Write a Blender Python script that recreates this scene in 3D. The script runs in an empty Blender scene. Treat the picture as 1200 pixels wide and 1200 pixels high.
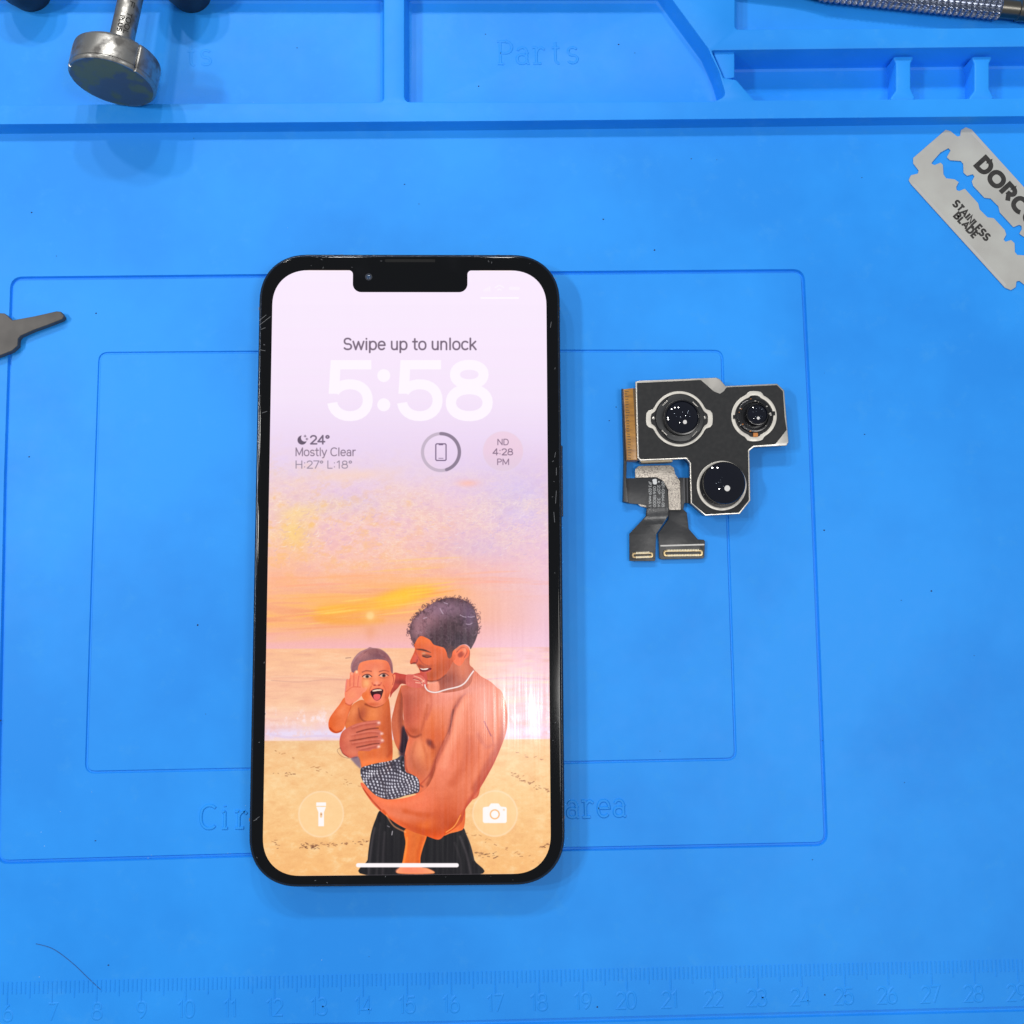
import bpy, bmesh, math, random
import numpy as np
from mathutils import Matrix, Vector, geometry
# ---------------------------------------------------------------- camera numbers (centimetres, fitted to the photograph)
F_PX = 1300.0                      # focal length in pixels of a 1200 px wide frame
CAM_R = (0.1015, -0.0184, -0.0148)
CAM_C = np.array([1.8917, -1.6553, 26.4485])
def rot(ax, ay, az):
    cx, sx = math.cos(ax), math.sin(ax); cy, sy = math.cos(ay), math.sin(ay); cz, sz = math.cos(az), math.sin(az)
    return (np.array([[cz, -sz, 0], [sz, cz, 0], [0, 0, 1]]) @ np.array([[cy, 0, sy], [0, 1, 0], [-sy, 0, cy]])
            @ np.array([[1, 0, 0], [0, cx, -sx], [0, sx, cx]]))
CAM_M = rot(*CAM_R)
def P(x, y, z=0.0):
    """where the sight line through photo point (x, y) meets the level z (cm)"""
    d = CAM_M @ np.array([(x - 600) / F_PX, -(y - 600) / F_PX, -1.0])
    t = (z - CAM_C[2]) / d[2]
    return (CAM_C[0] + d[0] * t, CAM_C[1] + d[1] * t)
def PP(pts, z=0.0):
    return [P(x, y, z) for x, y in pts]

# ---------------------------------------------------------------- monoline stroke font (cap height 1)
def _a(cx, cy, rx, ry, a0, a1, e=1.0):
    n = max(4, int(abs(a1 - a0) / 14)); o = []
    for i in range(n + 1):
        t = math.radians(a0 + (a1 - a0) * i / n); c, s = math.cos(t), math.sin(t)
        o.append((cx + rx * math.copysign(abs(c) ** e, c), cy + ry * math.copysign(abs(s) ** e, s)))
    return o
_e = .88
G = {
 'S': (.68, [_a(.34,.74,.25,.25,28,270,_e) + _a(.34,.255,.28,.245,90,-152,_e)]),
 '5': (.66, [[(.56,.97),(.15,.97),(.09,.5)] + _a(.31,.32,.27,.315,138,-155,_e)]),
 '8': (.68, [_a(.34,.755,.225,.225,0,360,_e), _a(.34,.27,.28,.265,0,360,_e)]),
 '2': (.64, [_a(.31,.71,.25,.27,165,-25,_e) + [(.06,.0),(.6,.0)]]),
 '4': (.68, [[(.48,0),(.48,1),(.04,.26),(.64,.26)]]),
 '7': (.6, [[(.04,1),(.57,1),(.2,0)]]),
 '1': (.46, [[(.08,.8),(.29,1),(.29,0)]]),
 '3': (.64, [_a(.3,.75,.23,.24,150,-90,_e) + _a(.3,.255,.27,.255,90,-152,_e)]),
 '6': (.66, [_a(.33,.3,.26,.3,0,360,_e), _a(.55,.32,.48,.68,185,108)]),
 '9': (.66, [_a(.33,.7,.26,.3,0,360,_e), _a(.11,.68,.48,.68,5,-72)]),
 '0': (.66, [_a(.33,.5,.27,.5,0,360,_e)]),
 ':': (.3, [[(.15,.17),(.15,.19)], [(.15,.72),(.15,.74)]]),
 '-': (.42, [[(.06,.4),(.34,.4)]]),
 '.': (.26, [[(.12,.02),(.12,.04)]]),
 'o': (.64, [_a(.32,.36,.26,.36,0,360,_e)]),
 'w': (.9, [[(.04,.72),(.24,0),(.45,.7),(.66,0),(.86,.72)]]),
 'i': (.24, [[(.12,0),(.12,.72)], [(.12,.95),(.12,.97)]]),
 'p': (.66, [[(.09,-.26),(.09,.72)], _a(.34,.36,.25,.36,0,360,_e)]),
 'e': (.62, [[(.06,.38),(.56,.38)] + _a(.31,.36,.25,.36,5,318,_e)]),
 'u': (.62, [[(.09,.72),(.09,.26)] + _a(.3,.26,.21,.26,180,360,_e), [(.51,.72),(.51,0)]]),
 't': (.4, [[(.18,.95),(.18,.18)] + _a(.31,.16,.13,.16,180,285), [(.03,.7),(.36,.7)]]),
 'n': (.62, [[(.09,0),(.09,.72)], _a(.3,.46,.21,.26,180,0,_e) + [(.51,0)]]),
 'l': (.24, [[(.12,0),(.12,1)]]),
 'c': (.58, [_a(.32,.36,.26,.36,48,312,_e)]),
 'k': (.56, [[(.09,0),(.09,1)], [(.49,.72),(.09,.27)], [(.23,.42),(.52,0)]]),
 's': (.54, [_a(.27,.53,.19,.18,30,270) + _a(.27,.18,.21,.175,90,-152)]),
 'y': (.56, [[(.03,.72),(.28,.02)], [(.53,.72),(.25,-.08)] + _a(.1,-.08,.15,.18,-20,-100)]),
 'a': (.6, [[(.49,0),(.49,.46)] + _a(.29,.46,.2,.26,0,155,_e), _a(.28,.2,.21,.2,0,360,_e)]),
 'r': (.42, [[(.09,0),(.09,.72)], _a(.31,.42,.22,.29,180,78)]),
 'v': (.56, [[(.03,.72),(.28,0),(.53,.72)]]),
 'm': (.9, [[(.09,0),(.09,.72)], _a(.27,.46,.18,.26,180,0,_e) + [(.45,0)], _a(.63,.46,.18,.26,180,0,_e) + [(.81,0)]]),
 'M': (.9, [[(.09,0),(.09,1),(.45,.12),(.81,1),(.81,0)]]),
 'C': (.8, [_a(.45,.5,.37,.5,48,312,_e)]),
 'G': (.8, [_a(.45,.5,.37,.5,48,350,_e) + [(.82,.45),(.5,.45)]]),
 'H': (.76, [[(.09,0),(.09,1)], [(.67,0),(.67,1)], [(.09,.52),(.67,.52)]]),
 'L': (.56, [[(.09,1),(.09,0),(.52,0)]]),
 'N': (.76, [[(.09,0),(.09,1),(.67,0),(.67,1)]]),
 'D': (.76, [[(.09,0),(.09,1),(.34,1)] + _a(.34,.5,.34,.5,90,-90,_e) + [(.09,0)]]),
 'O': (.86, [_a(.43,.5,.36,.5,0,360,_e)]),
 'P': (.64, [[(.09,0),(.09,1),(.34,1)] + _a(.34,.74,.25,.26,90,-90) + [(.09,.48)]]),
 'R': (.68, [[(.09,0),(.09,1),(.34,1)] + _a(.34,.74,.25,.26,90,-90) + [(.09,.48)], [(.36,.48),(.6,0)]]),
 'A': (.74, [[(.02,0),(.37,1),(.72,0)], [(.15,.33),(.59,.33)]]),
 'B': (.68, [[(.09,0),(.09,1),(.34,1)] + _a(.34,.76,.22,.24,90,-90) + _a(.34,.26,.26,.26,90,-90) + [(.09,0)], [(.09,.52),(.34,.52)]]),
 'E': (.6, [[(.54,1),(.09,1),(.09,0),(.54,0)], [(.09,.52),(.5,.52)]]),
 'F': (.56, [[(.54,1),(.09,1),(.09,0)], [(.09,.52),(.5,.52)]]),
 'J': (.5, [[(.38,1),(.38,.24)] + _a(.2,.24,.18,.24,0,-180)]),
 'I': (.24, [[(.12,0),(.12,1)]]),
 'T': (.62, [[(.31,0),(.31,1)], [(.02,1),(.6,1)]]),
 'U': (.74, [[(.09,1),(.09,.3)] + _a(.37,.3,.28,.3,180,360,_e) + [(.65,1)]]),
 'V': (.7, [[(.02,1),(.35,0),(.68,1)]]),
 'X': (.7, [[(.02,1),(.68,0)], [(.02,0),(.68,1)]]),
 ' ': (.28, []),
 '\u00b0': (.36, [_a(.18,.84,.13,.14,0,360)]),
}
def text_lines(s, h=1.0, gap=.0, mono=None):
    """polylines of a line of text, baseline at 0, starting at x = 0; returns (lines, width)"""
    x = 0.0; out = []
    for ch in s:
        w, ls = G[ch]
        adv = mono if mono else w + gap
        off = (mono - w) / 2 if mono else 0
        for l in ls:
            out.append([((x + off + a) * h, b * h) for a, b in l])
        x += adv
    return out, x * h
def place(lines, x, y, dx, dy):
    """lines given in (along, up) put at point (x, y) with 'along' direction (dx, dy) in an axis pair where up is +y"""
    n = math.hypot(dx, dy); dx /= n; dy /= n
    return [[(x + a * dx - b * dy, y + a * dy + b * dx) for a, b in l] for l in lines]
# ================================================================ camera, world, lamps, exposure
scene = bpy.context.scene
U = .01                                           # one centimetre in metres
cam = bpy.data.cameras.new('camera'); cam_o = bpy.data.objects.new('camera', cam); scene.collection.objects.link(cam_o)
mw = Matrix([list(CAM_M[i]) + [CAM_C[i] * U] for i in range(3)] + [[0, 0, 0, 1]]); cam_o.matrix_world = mw
cam.sensor_width = 36; cam.lens = 36 * F_PX / 1200; cam.clip_start = .005; cam.clip_end = 20
scene.camera = cam_o
world = bpy.data.worlds.new('World'); scene.world = world; world.use_nodes = True
world.node_tree.nodes['Background'].inputs[0].default_value = (.86, .92, 1.0, 1); world.node_tree.nodes['Background'].inputs[1].default_value = .33
scene.view_settings.view_transform = 'Standard'; scene.view_settings.look = 'None'; scene.view_settings.exposure = 0; scene.view_settings.gamma = 1
def lamp(name, x, y, z, watt, r, col=(1, .98, .95)):
    l = bpy.data.lights.new(name, 'POINT'); l.energy = watt; l.shadow_soft_size = r * U; l.color = col
    o = bpy.data.objects.new(name, l); o.location = (x * U, y * U, z * U); scene.collection.objects.link(o)
# the bench lamp: a head with a few bright diodes up to the north-west, and overhead lamps
for x_, y_ in ((-21, 45), (-9, 49), (4, 46)): lamp('bench_lamp_diode', x_, y_, 45, 2.3, 1.5)
for x_, y_ in ((-40, 14), (-37, 6)): lamp('side_lamp_diode', x_, y_, 50, 2.8, 1.8)
lamp('overhead_lamp', 3.9, -8.2, 62, 1.15, .6)
lamp('overhead_lamp', 28, -8, 70, 5.2, 9.0)  # unseen wide lamp, strength and size set to fill the right side softly

# ---------------------------------------------------------------- the lock-screen picture, painted as pixels in code
PHONE_ANG = -0.0101                      # phone rotation on the mat
_pc = [P(x, y, .6) for x, y in ((303.3, 299), (657, 299), (660.8, 1038), (294, 1038))]
PHONE_C = (-.0088-.0, -.1555)
PHONE_TOP = .77
PPC = 110                                # picture pixels per centimetre
SCR_W, SCR_H, SCR_OY = 6.48, 13.97, -.075
CW, CH = int(SCR_W * PPC), int(SCR_H * PPC)
_pco, _psi = math.cos(PHONE_ANG), math.sin(PHONE_ANG)
def to_phone(x, y):
    wx, wy = P(x, y, PHONE_TOP); wx -= PHONE_C[0]; wy -= PHONE_C[1]
    return (_pco * wx + _psi * wy, -_psi * wx + _pco * wy)
def cv(pts):
    """photo points -> canvas points (y down)"""
    o = []
    for x, y in pts:
        u, v = to_phone(x, y); o.append(((u + SCR_W / 2) * PPC, (SCR_H / 2 + SCR_OY - v) * PPC))
    return np.array(o)
S7 = lambda pts: [(370 + x / 4.8, 680 + y / 4.8) for x, y in pts]
S6 = lambda pts: [(290 + x / 3.158, 660 + y / 3.158) for x, y in pts]
S1 = lambda pts: [(380 + x / 10, 740 + y / 10) for x, y in pts]       # baby face close-up
S2 = lambda pts: [(470 + x / 10, 690 + y / 10) for x, y in pts]       # man's head close-up
S3 = lambda pts: [(390 + x / 10, 850 + y / 10) for x, y in pts]       # shorts close-up
S4 = lambda pts: [(470 + x / 8, 780 + y / 8) for x, y in pts]         # chest close-up
S5 = lambda pts: [(420 + x / 8, 900 + y / 8) for x, y in pts]         # elbow close-up
UK = PPC / 150                            # scale of lengths given in pixels
KPX = PPC / 49.9                          # canvas pixels per photo pixel
def smooth(pts, closed=True, n=6):
    p = np.asarray(pts, float); m = len(p); o = []
    for i in range(m if closed else m - 1):
        p0, p1, p2, p3 = (p[(i - 1) % m], p[i], p[(i + 1) % m], p[(i + 2) % m]) if closed else \
            (p[max(i - 1, 0)], p[i], p[i + 1], p[min(i + 2, m - 1)])
        for k in range(n):
            t = k / n
            o.append(.5 * ((2 * p1) + (-p0 + p2) * t + (2 * p0 - 5 * p1 + 4 * p2 - p3) * t * t + (-p0 + 3 * p1 - 3 * p2 + p3) * t ** 3))
    if not closed: o.append(p[-1])
    return np.array(o)
def box1(a, r, ax):
    if r < 1: return a
    r = int(r); pad = [(0, 0)] * a.ndim; pad[ax] = (r + 1, r)
    c = np.cumsum(np.pad(a, pad, mode='edge'), axis=ax, dtype=np.float64)
    n = a.shape[ax]
    hi = np.take(c, np.arange(2 * r + 1, 2 * r + 1 + n), axis=ax); lo = np.take(c, np.arange(0, n), axis=ax)
    return ((hi - lo) / (2 * r + 1)).astype(np.float32)
def blur(a, s):
    """near-gaussian: three box passes"""
    if s < .9: return a
    r = max(1, int(round(s * .93)))
    for _ in range(3):
        a = box1(box1(a, r, 0), r, 1)
    return a
def full(w):
    """a windowed mask (y0, x0, array) on the whole canvas"""
    if isinstance(w, np.ndarray): return w
    y0, x0, m = w; M = np.zeros((CH, CW), np.float32); M[y0:y0 + m.shape[0], x0:x0 + m.shape[1]] = m
    return M
def window(pts, pad):
    p = np.asarray(pts, float)
    x0, y0 = max(0, int(p[:, 0].min() - pad)), max(0, int(p[:, 1].min() - pad))
    x1, y1 = min(CW, int(p[:, 0].max() + pad) + 1), min(CH, int(p[:, 1].max() + pad) + 1)
    return x0, y0, max(x1, x0), max(y1, y0)
def fill_mask(poly, soft=0.0):
    """antialiased coverage of a closed polygon, as a window"""
    p = np.asarray(poly, float); x0, y0, x1, y1 = window(p, 3 * soft + 2)
    W = x1 - x0; M = np.zeros((y1 - y0, W), np.float32)
    if W < 1 or y1 <= y0: return y0, x0, M
    SS = 3; q = np.roll(p, -1, axis=0)
    for yy in range(y0, y1):
        row = M[yy - y0]
        for k in range(SS):
            y = yy + (k + .5) / SS
            c = (p[:, 1] <= y) != (q[:, 1] <= y)
            if not c.any(): continue
            xs = np.sort(p[c, 0] + (y - p[c, 1]) / (q[c, 1] - p[c, 1]) * (q[c, 0] - p[c, 0])) - x0
            for a, b in zip(xs[::2], xs[1::2]):
                a = min(max(a, 0), W - 1e-3); b = min(max(b, 0), W - 1e-3)
                if b <= a: continue
                ia, ib = int(a), int(b)
                if ia == ib: row[ia] += b - a
                else:
                    row[ia] += ia + 1 - a; row[ib] += b - ib
                    if ib > ia + 1: row[ia + 1:ib] += 1
    M /= SS
    if soft: M = blur(M, soft)
    return y0, x0, M
def stroke_mask(pts, w, soft=1.0, taper=False):
    """coverage of a polyline with width w (canvas px), soft = edge softness, as a window"""
    p = np.asarray(pts, float); X0, Y0, X1, Y1 = window(p, w / 2 + soft + 2)
    M = np.zeros((Y1 - Y0, X1 - X0), np.float32)
    n = len(p) - 1
    for i in range(n):
        a, b = p[i], p[i + 1]
        r = w / 2
        if taper: r *= max(.15, math.sin(math.pi * (i + .5) / n))
        x0, y0, x1, y1 = window([a, b], r + soft + 1)
        if x1 <= x0 or y1 <= y0: continue
        X = np.arange(x0, x1)[None, :] + .5; Y = np.arange(y0, y1)[:, None] + .5
        d = b - a; L = max(1e-6, (d ** 2).sum())
        t = np.clip(((X - a[0]) * d[0] + (Y - a[1]) * d[1]) / L, 0, 1)
        D = np.hypot(X - a[0] - t * d[0], Y - a[1] - t * d[1])
        v = np.clip((r - D) / max(soft, .7) + .5, 0, 1)
        v = v * v * (3 - 2 * v)
        T = M[y0 - Y0:y1 - Y0, x0 - X0:x1 - X0]; np.maximum(T, v, out=T)
    return Y0, X0, M
def noise(nx, ny, seed, shape=None, octaves=1, gain=.5):
    r = np.random.RandomState(seed); H, W = shape or (CH, CW); out = np.zeros((H, W), np.float32); amp = 1; tot = 0
    for o in range(octaves):
        gx, gy = max(2, int(nx * 2 ** o)), max(2, int(ny * 2 ** o))
        g = r.rand(gy + 2, gx + 2).astype(np.float32)
        xs = np.linspace(0, gx, W, endpoint=False); ys = np.linspace(0, gy, H, endpoint=False)
        xi = xs.astype(int); yi = ys.astype(int); fx = xs - xi; fy = ys - yi
        fx = fx * fx * (3 - 2 * fx); fy = fy * fy * (3 - 2 * fy)
        A = g[yi][:, xi] * (1 - fx) + g[yi][:, xi + 1] * fx; B = g[yi + 1][:, xi] * (1 - fx) + g[yi + 1][:, xi + 1] * fx
        out += amp * (A * (1 - fy[:, None]) + B * fy[:, None]); tot += amp; amp *= gain
    return out / tot
def paint_screen():
    C = np.zeros((CH, CW, 3), np.float32)
    YY, XX = np.meshgrid(np.arange(CH), np.arange(CW), indexing='ij')
    ys = 316 + YY / CH * (1023 - 316)       # about the photo's own y
    xs = 317 + XX / CW * (643 - 317)
    def mix(mask, col, op=1.0, clip=None):
        nonlocal C
        if isinstance(mask, np.ndarray): y0, x0, m = 0, 0, mask
        else: y0, x0, m = mask
        h, w = m.shape
        if h < 1 or w < 1: return
        if clip is not None: m = m * clip[y0:y0 + h, x0:x0 + w]
        m = np.clip(m * op, 0, 1)[..., None]; T = C[y0:y0 + h, x0:x0 + w]
        T *= 1 - m; T += np.asarray(col, np.float32) / 255 * m
    def blob(x, y, rx, ry, col, op=1.0, ang=0.0, clip=None, p=1.0):
        c = cv([(x, y)])[0]; R = 2.4 * max(rx, ry) * KPX; x0, y0, x1, y1 = window([c], R)
        dx = (np.arange(x0, x1)[None, :] - c[0]) / KPX; dy = (np.arange(y0, y1)[:, None] - c[1]) / KPX
        ca, sa = math.cos(math.radians(ang)), math.sin(math.radians(ang))
        u = (dx * ca + dy * sa) / rx; v = (-dx * sa + dy * ca) / ry
        mix((y0, x0, np.exp(-(u * u + v * v) ** p)), col, op, clip)
    def poly(pts, col, soft=.8, op=1.0, clip=None, sm=True):
        q = cv(pts)
        if sm: q = smooth(q)
        m = fill_mask(q, soft * 1.4 * UK); mix(m, col, op, clip); return full(m)
    def line(pts, w, col, soft=1.0, op=1.0, clip=None, taper=False, sm=True):
        q = cv(pts)
        if sm and len(pts) > 2: q = smooth(q, False, 5)
        mix(stroke_mask(q, w * KPX, soft * KPX, taper), col, op, clip)
    # ---- sky
    st = [(316,(250,236,254)),(400,(249,233,253)),(470,(246,229,250)),(520,(238,218,245)),(560,(232,210,240)),(600,(240,200,214)),(640,(246,194,192)),(680,(250,186,168)),
          (712,(253,180,138)),(735,(252,176,132)),(752,(249,182,168)),(767,(246,184,192))]
    for k in range(3):
        C[..., k] = np.interp(ys, [s[0] for s in st], [s[1][k] / 255 for s in st])
    right = np.clip((xs - 520) / 120, 0, 1)
    mix(right * np.clip((ys - 520) / 90, 0, 1) * np.clip((775 - ys) / 10, 0, 1), (238,198,222), .85)
    blob(610, 585, 55, 40, (214,200,244), .75); blob(400, 590, 60, 12, (214,196,232), .45); blob(560, 640, 50, 18, (216,190,226), .5)
    n1 = noise(9, 40, 3, octaves=5, gain=.6); n2 = noise(26, 90, 5, octaves=4, gain=.65); n3 = noise(60, 200, 9, octaves=3, gain=.7)
    band = np.exp(-((ys - 625) / 62) ** 2)
    # mottled cirrus: ridged noise
    rid = 1 - np.abs(2 * n2 - 1) * 2.2; rid = np.clip(rid, 0, 1) ** 3
    r2 = 1 - np.abs(2 * n3 - 1) * 2.4; r2 = np.clip(r2, 0, 1) ** 3
    left = np.clip((560 - xs) / 240, 0, 1)
    mix(band * np.clip(n1 * 2.6 - .95, 0, 1) * (.35 + .65 * left), (255,206,150), .55)
    mix(band * rid, (255,228,206), .3)
    mix(band * r2 * np.clip(n1 * 3 - 1, 0, 1), (255,240,222), .42)
    mix(band * np.clip(.46 - n2, 0, 1) * 5, (214,172,196), .16)
    mix(band * left * np.clip(n2 * 4 - 2.1, 0, 1), (255,196,92), .6)
    blob(345, 625, 18, 20, (255,214,96), .55); blob(350, 600, 30, 8, (255,220,140), .5, -8); blob(420, 556, 50, 7, (252,214,190), .55, -4); blob(548, 566, 12, 4, (255,190,170), .7)
    blob(330, 660, 30, 22, (255,190,130), .4)
    r = random.Random(77)
    for i in range(1100):
        x = r.uniform(318, 642); y = r.gauss(618, 30); a = -.22 + .4 * math.sin(x * .03 + y * .02) + r.gauss(0, .25); L = r.uniform(2, 8)
        cset = [(255,240,230), (255,226,196), (222,180,204), (255,206,150), (214,178,214)] if x < 520 else [(250,232,240), (216,186,222), (206,180,222), (255,214,200)]
        line([(x, y), (x + L * .5, y + r.uniform(-.6, .6)), (x + L * math.cos(a), y + L * math.sin(a))], r.uniform(.5, 1.1), r.choice(cset), .7, r.uniform(.25, .65) * math.exp(-((y - 620) / 60) ** 2), taper=True)
    # long streaks near the sun
    st2 = noise(5, 120, 12, octaves=4, gain=.6)
    b2 = np.exp(-((ys - (712 - (xs - 430) * .12)) / 30) ** 2) * np.clip((560 - xs) / 60, 0, 1)
    mix(b2 * np.clip(st2 * 3 - 1.0, 0, 1), (255,196,104), .7)
    mix(b2 * np.clip(1.35 - st2 * 3, 0, 1), (236,140,104), .5)
    b3 = np.exp(-((ys - 690) / 16) ** 2)
    mix(b3 * np.clip(st2 * 4 - 2, 0, 1), (255,170,140), .4)
    q = [(372,713),(400,708),(430,704),(455,694),(480,688),(512,690),(500,698),(480,706),(455,714),(430,716),(400,722),(375,722)]
    poly(q, (255,180,48), 7, .8); poly([(440,706),(470,692),(505,692),(488,700),(460,710)], (255,208,52), 6, .85)
    r = random.Random(21)
    for i in range(60):
        t = r.random(); x = 372 + 140 * t; y = 720 - 28 * t ** 1.3 + r.gauss(0, 5 + 3 * t); L = r.uniform(10, 34)
        line([(x - L, y + L * .1), (x, y), (x + L, y - L * .14)], r.uniform(.8, 2.2), r.choice([(255,220,90), (255,200,60), (255,176,90), (250,160,96), (255,232,130)]), 1.6, r.uniform(.25, .6), taper=True)
    poly([(365,722),(400,724),(440,724),(452,728),(420,732),(380,730)], (250,168,66), 4, .8)
    for i, (x0, x1, y, c) in enumerate([(330,450,700,(255,176,110)),(318,420,686,(255,170,140)),(500,600,684,(255,178,160)),(330,430,736,(246,160,120)),(520,610,672,(255,186,160)),(350,470,676,(255,180,130)),(318,380,722,(250,160,120)),(430,520,668,(255,200,120)),(450,540,656,(255,206,140))]):
        line([(x0,y+2),((x0+x1)/2,y-1),(x1,y-3)], 2.2, c, 2, .6, taper=True)
    blob(500, 735, 70, 10, (238,176,188), .5); blob(434, 740, 6, 9, (232,150,110), .4)
    blob(433.5, 721, 4.5, 4.5, (255,236,190), .95, p=2); blob(433.5, 721, 8, 8, (255,220,140), .4)
    blob(430, 712, 90, 22, (255,176,84), .38, -6); blob(470, 700, 34, 8, (255,204,70), .4, -12)
    # ---- sea
    hz = 766
    sea = np.clip((ys - hz) / 1.2, 0, 1) * np.clip((872 - ys) / 1.2, 0, 1)
    sc_ = [(766,(252,192,150)),(795,(253,197,158)),(800,(250,191,158)),(830,(252,200,164)),(850,(250,206,192)),(864,(240,206,220)),(872,(246,216,218))]
    S = np.zeros_like(C)
    for k in range(3): S[..., k] = np.interp(ys, [s[0] for s in sc_], [s[1][k] / 255 for s in sc_])
    C = C * (1 - sea[..., None]) + S * sea[..., None]
    mix(sea * np.clip((xs - 540) / 70, 0, 1), (240,194,214), .85)
    w1 = noise(14, 170, 21, octaves=3, gain=.6)
    mix(sea * np.clip(.47 - w1, 0, 1) * 6, (232,168,146), .22); mix(sea * np.clip(w1 - .53, 0, 1) * 6, (255,220,184), .25)
    line([(318,797),(350,799),(385,796),(420,797)], 1.0, (200,150,140), 1.2, .4); line([(560,797),(600,794),(642,796)], 1.2, (205,160,190), 1.2, .5)
    line([(318,793),(360,792),(400,794)], 1, (255,216,180), 1.5, .5)
    line([(405,771),(411,770.5)], .7, (120,80,80), .7, .7)
    fo = noise(40, 60, 31, octaves=4, gain=.75)
    fb = np.exp(-((ys - 846) / 9) ** 2) * np.clip(fo * 5 - 2.4, 0, 1) * sea
    mix(fb, (252,232,236), .8)
    fb = np.exp(-((ys - 864) / 5) ** 2) * np.clip(fo * 4 - 1.2, 0, 1) * sea
    mix(fb, (236,222,246), .95)
    line([(316,860),(340,864),(380,862),(420,866)], 2.4, (228,206,232), 1.5, .8); line([(316,868),(360,869),(410,868)], 2.2, (255,228,216), 1.5, .85)
    line([(580,868),(620,866),(645,868)], 3, (250,226,236), 2, .85)
    # ---- sand
    sand = np.clip((ys - 871) / 1.5, 0, 1)
    ss = [(871,(242,196,146)),(885,(248,198,142)),(930,(252,206,146)),(975,(251,198,134)),(1023,(250,190,122))]
    S = np.zeros_like(C)
    for k in range(3): S[..., k] = np.interp(ys, [s[0] for s in ss], [s[1][k] / 255 for s in ss])
    C = C * (1 - sand[..., None]) + S * sand[..., None]
    g1 = noise(30, 120, 41, octaves=4, gain=.7); g2 = noise(12, 30, 43, octaves=3)
    mix(sand * np.clip(g1 - .52, 0, 1) * 6, (255,222,170), .35); mix(sand * np.clip(.48 - g1, 0, 1) * 6, (232,166,106), .22)
    mix(sand * np.clip(.5 - g2, 0, 1) * 3, (240,180,118), .25)
    r = random.Random(4)
    def debris(x0, x1, y0, y1, n, c=(120,70,50)):
        for i in range(n):
            t = r.random(); x = x0 + (x1 - x0) * t; y = y0 + (y1 - y0) * t + r.gauss(0, 1.6); a = r.uniform(-.5, .5); L = r.uniform(.8, 3.4)
            line([(x, y), (x + L * math.cos(a), y + L * math.sin(a))], r.uniform(.5, 1.0), c, .7, r.uniform(.35, .8))
    debris(350, 432, 992, 986, 46); debris(352, 372, 990, 994, 16, (90,50,40)); debris(597, 642, 907, 927, 34, (150,90,60)); debris(318, 330, 984, 996, 8)
    debris(556, 582, 1000, 1003, 22, (110,70,50)); debris(625, 642, 992, 990, 12); debris(320, 345, 905, 907, 8); debris(600, 640, 880, 890, 6, (160,100,70))
    for _ in range(70): debris(320, 642, 880, 1015, 1, (170,110,70))
    # ---- father: trousers
    M = poly(S5([(205,395),(160,480),(120,600),(95,760),(85,860),(70,1000),(1110,1000),(1085,860),(1050,720),(1010,620),(975,555),(870,560),(500,560),(300,440)]), (26,24,28), .6)
    for pts, o in (([(150,560),(125,700),(100,900),(95,990)], .5), ([(200,520),(190,700),(170,990)], .25), ([(245,600),(230,800),(225,990)], .35), ([(950,640),(1010,800),(1050,980)], .5), ([(900,700),(950,850),(960,990)], .25), ([(1000,600),(1050,720),(1080,860)], .4)):
        line(S5(pts), 2.5, (92,84,88), 2.5, o, M)
    line(S5([(318,590),(312,625)]), .9, (220,215,220), .8, .9); line(S5([(270,540),(290,550)]), .8, (200,190,200), .8, .7)
    # baby's leg
    LEG = poly(S5([(440,570),(440,700),(425,800),(410,880),(385,930),(375,985),(700,985),(650,940),(590,925),(580,850),(600,760),(640,640),(640,600)]), (226,118,52), .6)
    line(S5([(600,650),(560,800),(560,900)]), 4, (200,94,40), 4, .6, LEG); line(S5([(455,650),(440,800),(420,900)]), 2, (248,146,70), 2, .6, LEG)
    poly(S5([(385,930),(375,985),(700,985),(650,940),(560,925)]), (252,150,120), 1.2, .9)
    # ---- father's body silhouette (torso, far arm, near arm)
    far = poly(S7([(485,590),(462,640),(440,720),(425,800),(440,900),(470,960),(500,960),(520,860),(492,780),(490,680)]), (206,112,78), .7)
    line(S7([(490,640),(478,740),(480,840),(500,940)]), 5, (150,70,52), 5, .6, far)
    poly(S7([(487,820),(478,900),(470,980),(520,1000),(520,900),(505,840)]), (58,26,44), 1.6, .95)
    body = poly(S7([(480,596),(540,588),(612,585),(700,570),(800,540),(882,505),(930,540),(985,572),(1030,620),(1058,680),(1074,745),(1070,810),(1058,870),(1042,930),(1015,1000),(980,1070),(930,1150),(890,1230),(700,1240),(560,1200),(505,1120),(495,1040),(500,980),(512,920),(522,880),(503,840),(492,760),(488,660)]), (226,126,92), .6)
    arm = poly(S6([(925,462),(950,500),(961,560),(957,620),(940,672),(905,750),(870,815),(835,870),(808,905),(800,935),(790,960),(760,985),(730,1005),(705,1022),(660,1008),(610,992),(560,968),(520,940),(490,915),(465,890),(448,868),(430,840),(418,815),(430,815),(470,855),(520,872),(580,868),(640,848),(672,818),(692,770),(700,720),(725,660),(750,610),(760,560),(790,500),(850,460)]), (234,132,96), .6)
    hip = poly(S5([(990,380),(1000,450),(985,560),(940,590),(860,610),(800,630),(830,560),(920,470)]), (230,120,64), .6)
    B = np.clip(np.maximum(body, arm), 0, 1)
    # chest & belly modelling
    tc = body * (1 - arm)
    blob(*S7([(560,740)])[0], 14, 30, (214,104,78), .8, 10, tc); blob(*S7([(540,660)])[0], 16, 12, (196,104,84), .6, 0, tc)
    blob(*S7([(560,850)])[0], 10, 5, (176,76,40), .75, 20, tc); blob(*S7([(700,680)])[0], 16, 22, (246,156,132), .8, 20, tc)
    blob(*S7([(650,800)])[0], 12, 22, (238,130,78), .7, 25, tc); blob(*S7([(690,870)])[0], 13, 12, (222,104,44), .7, 20, tc)
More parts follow.
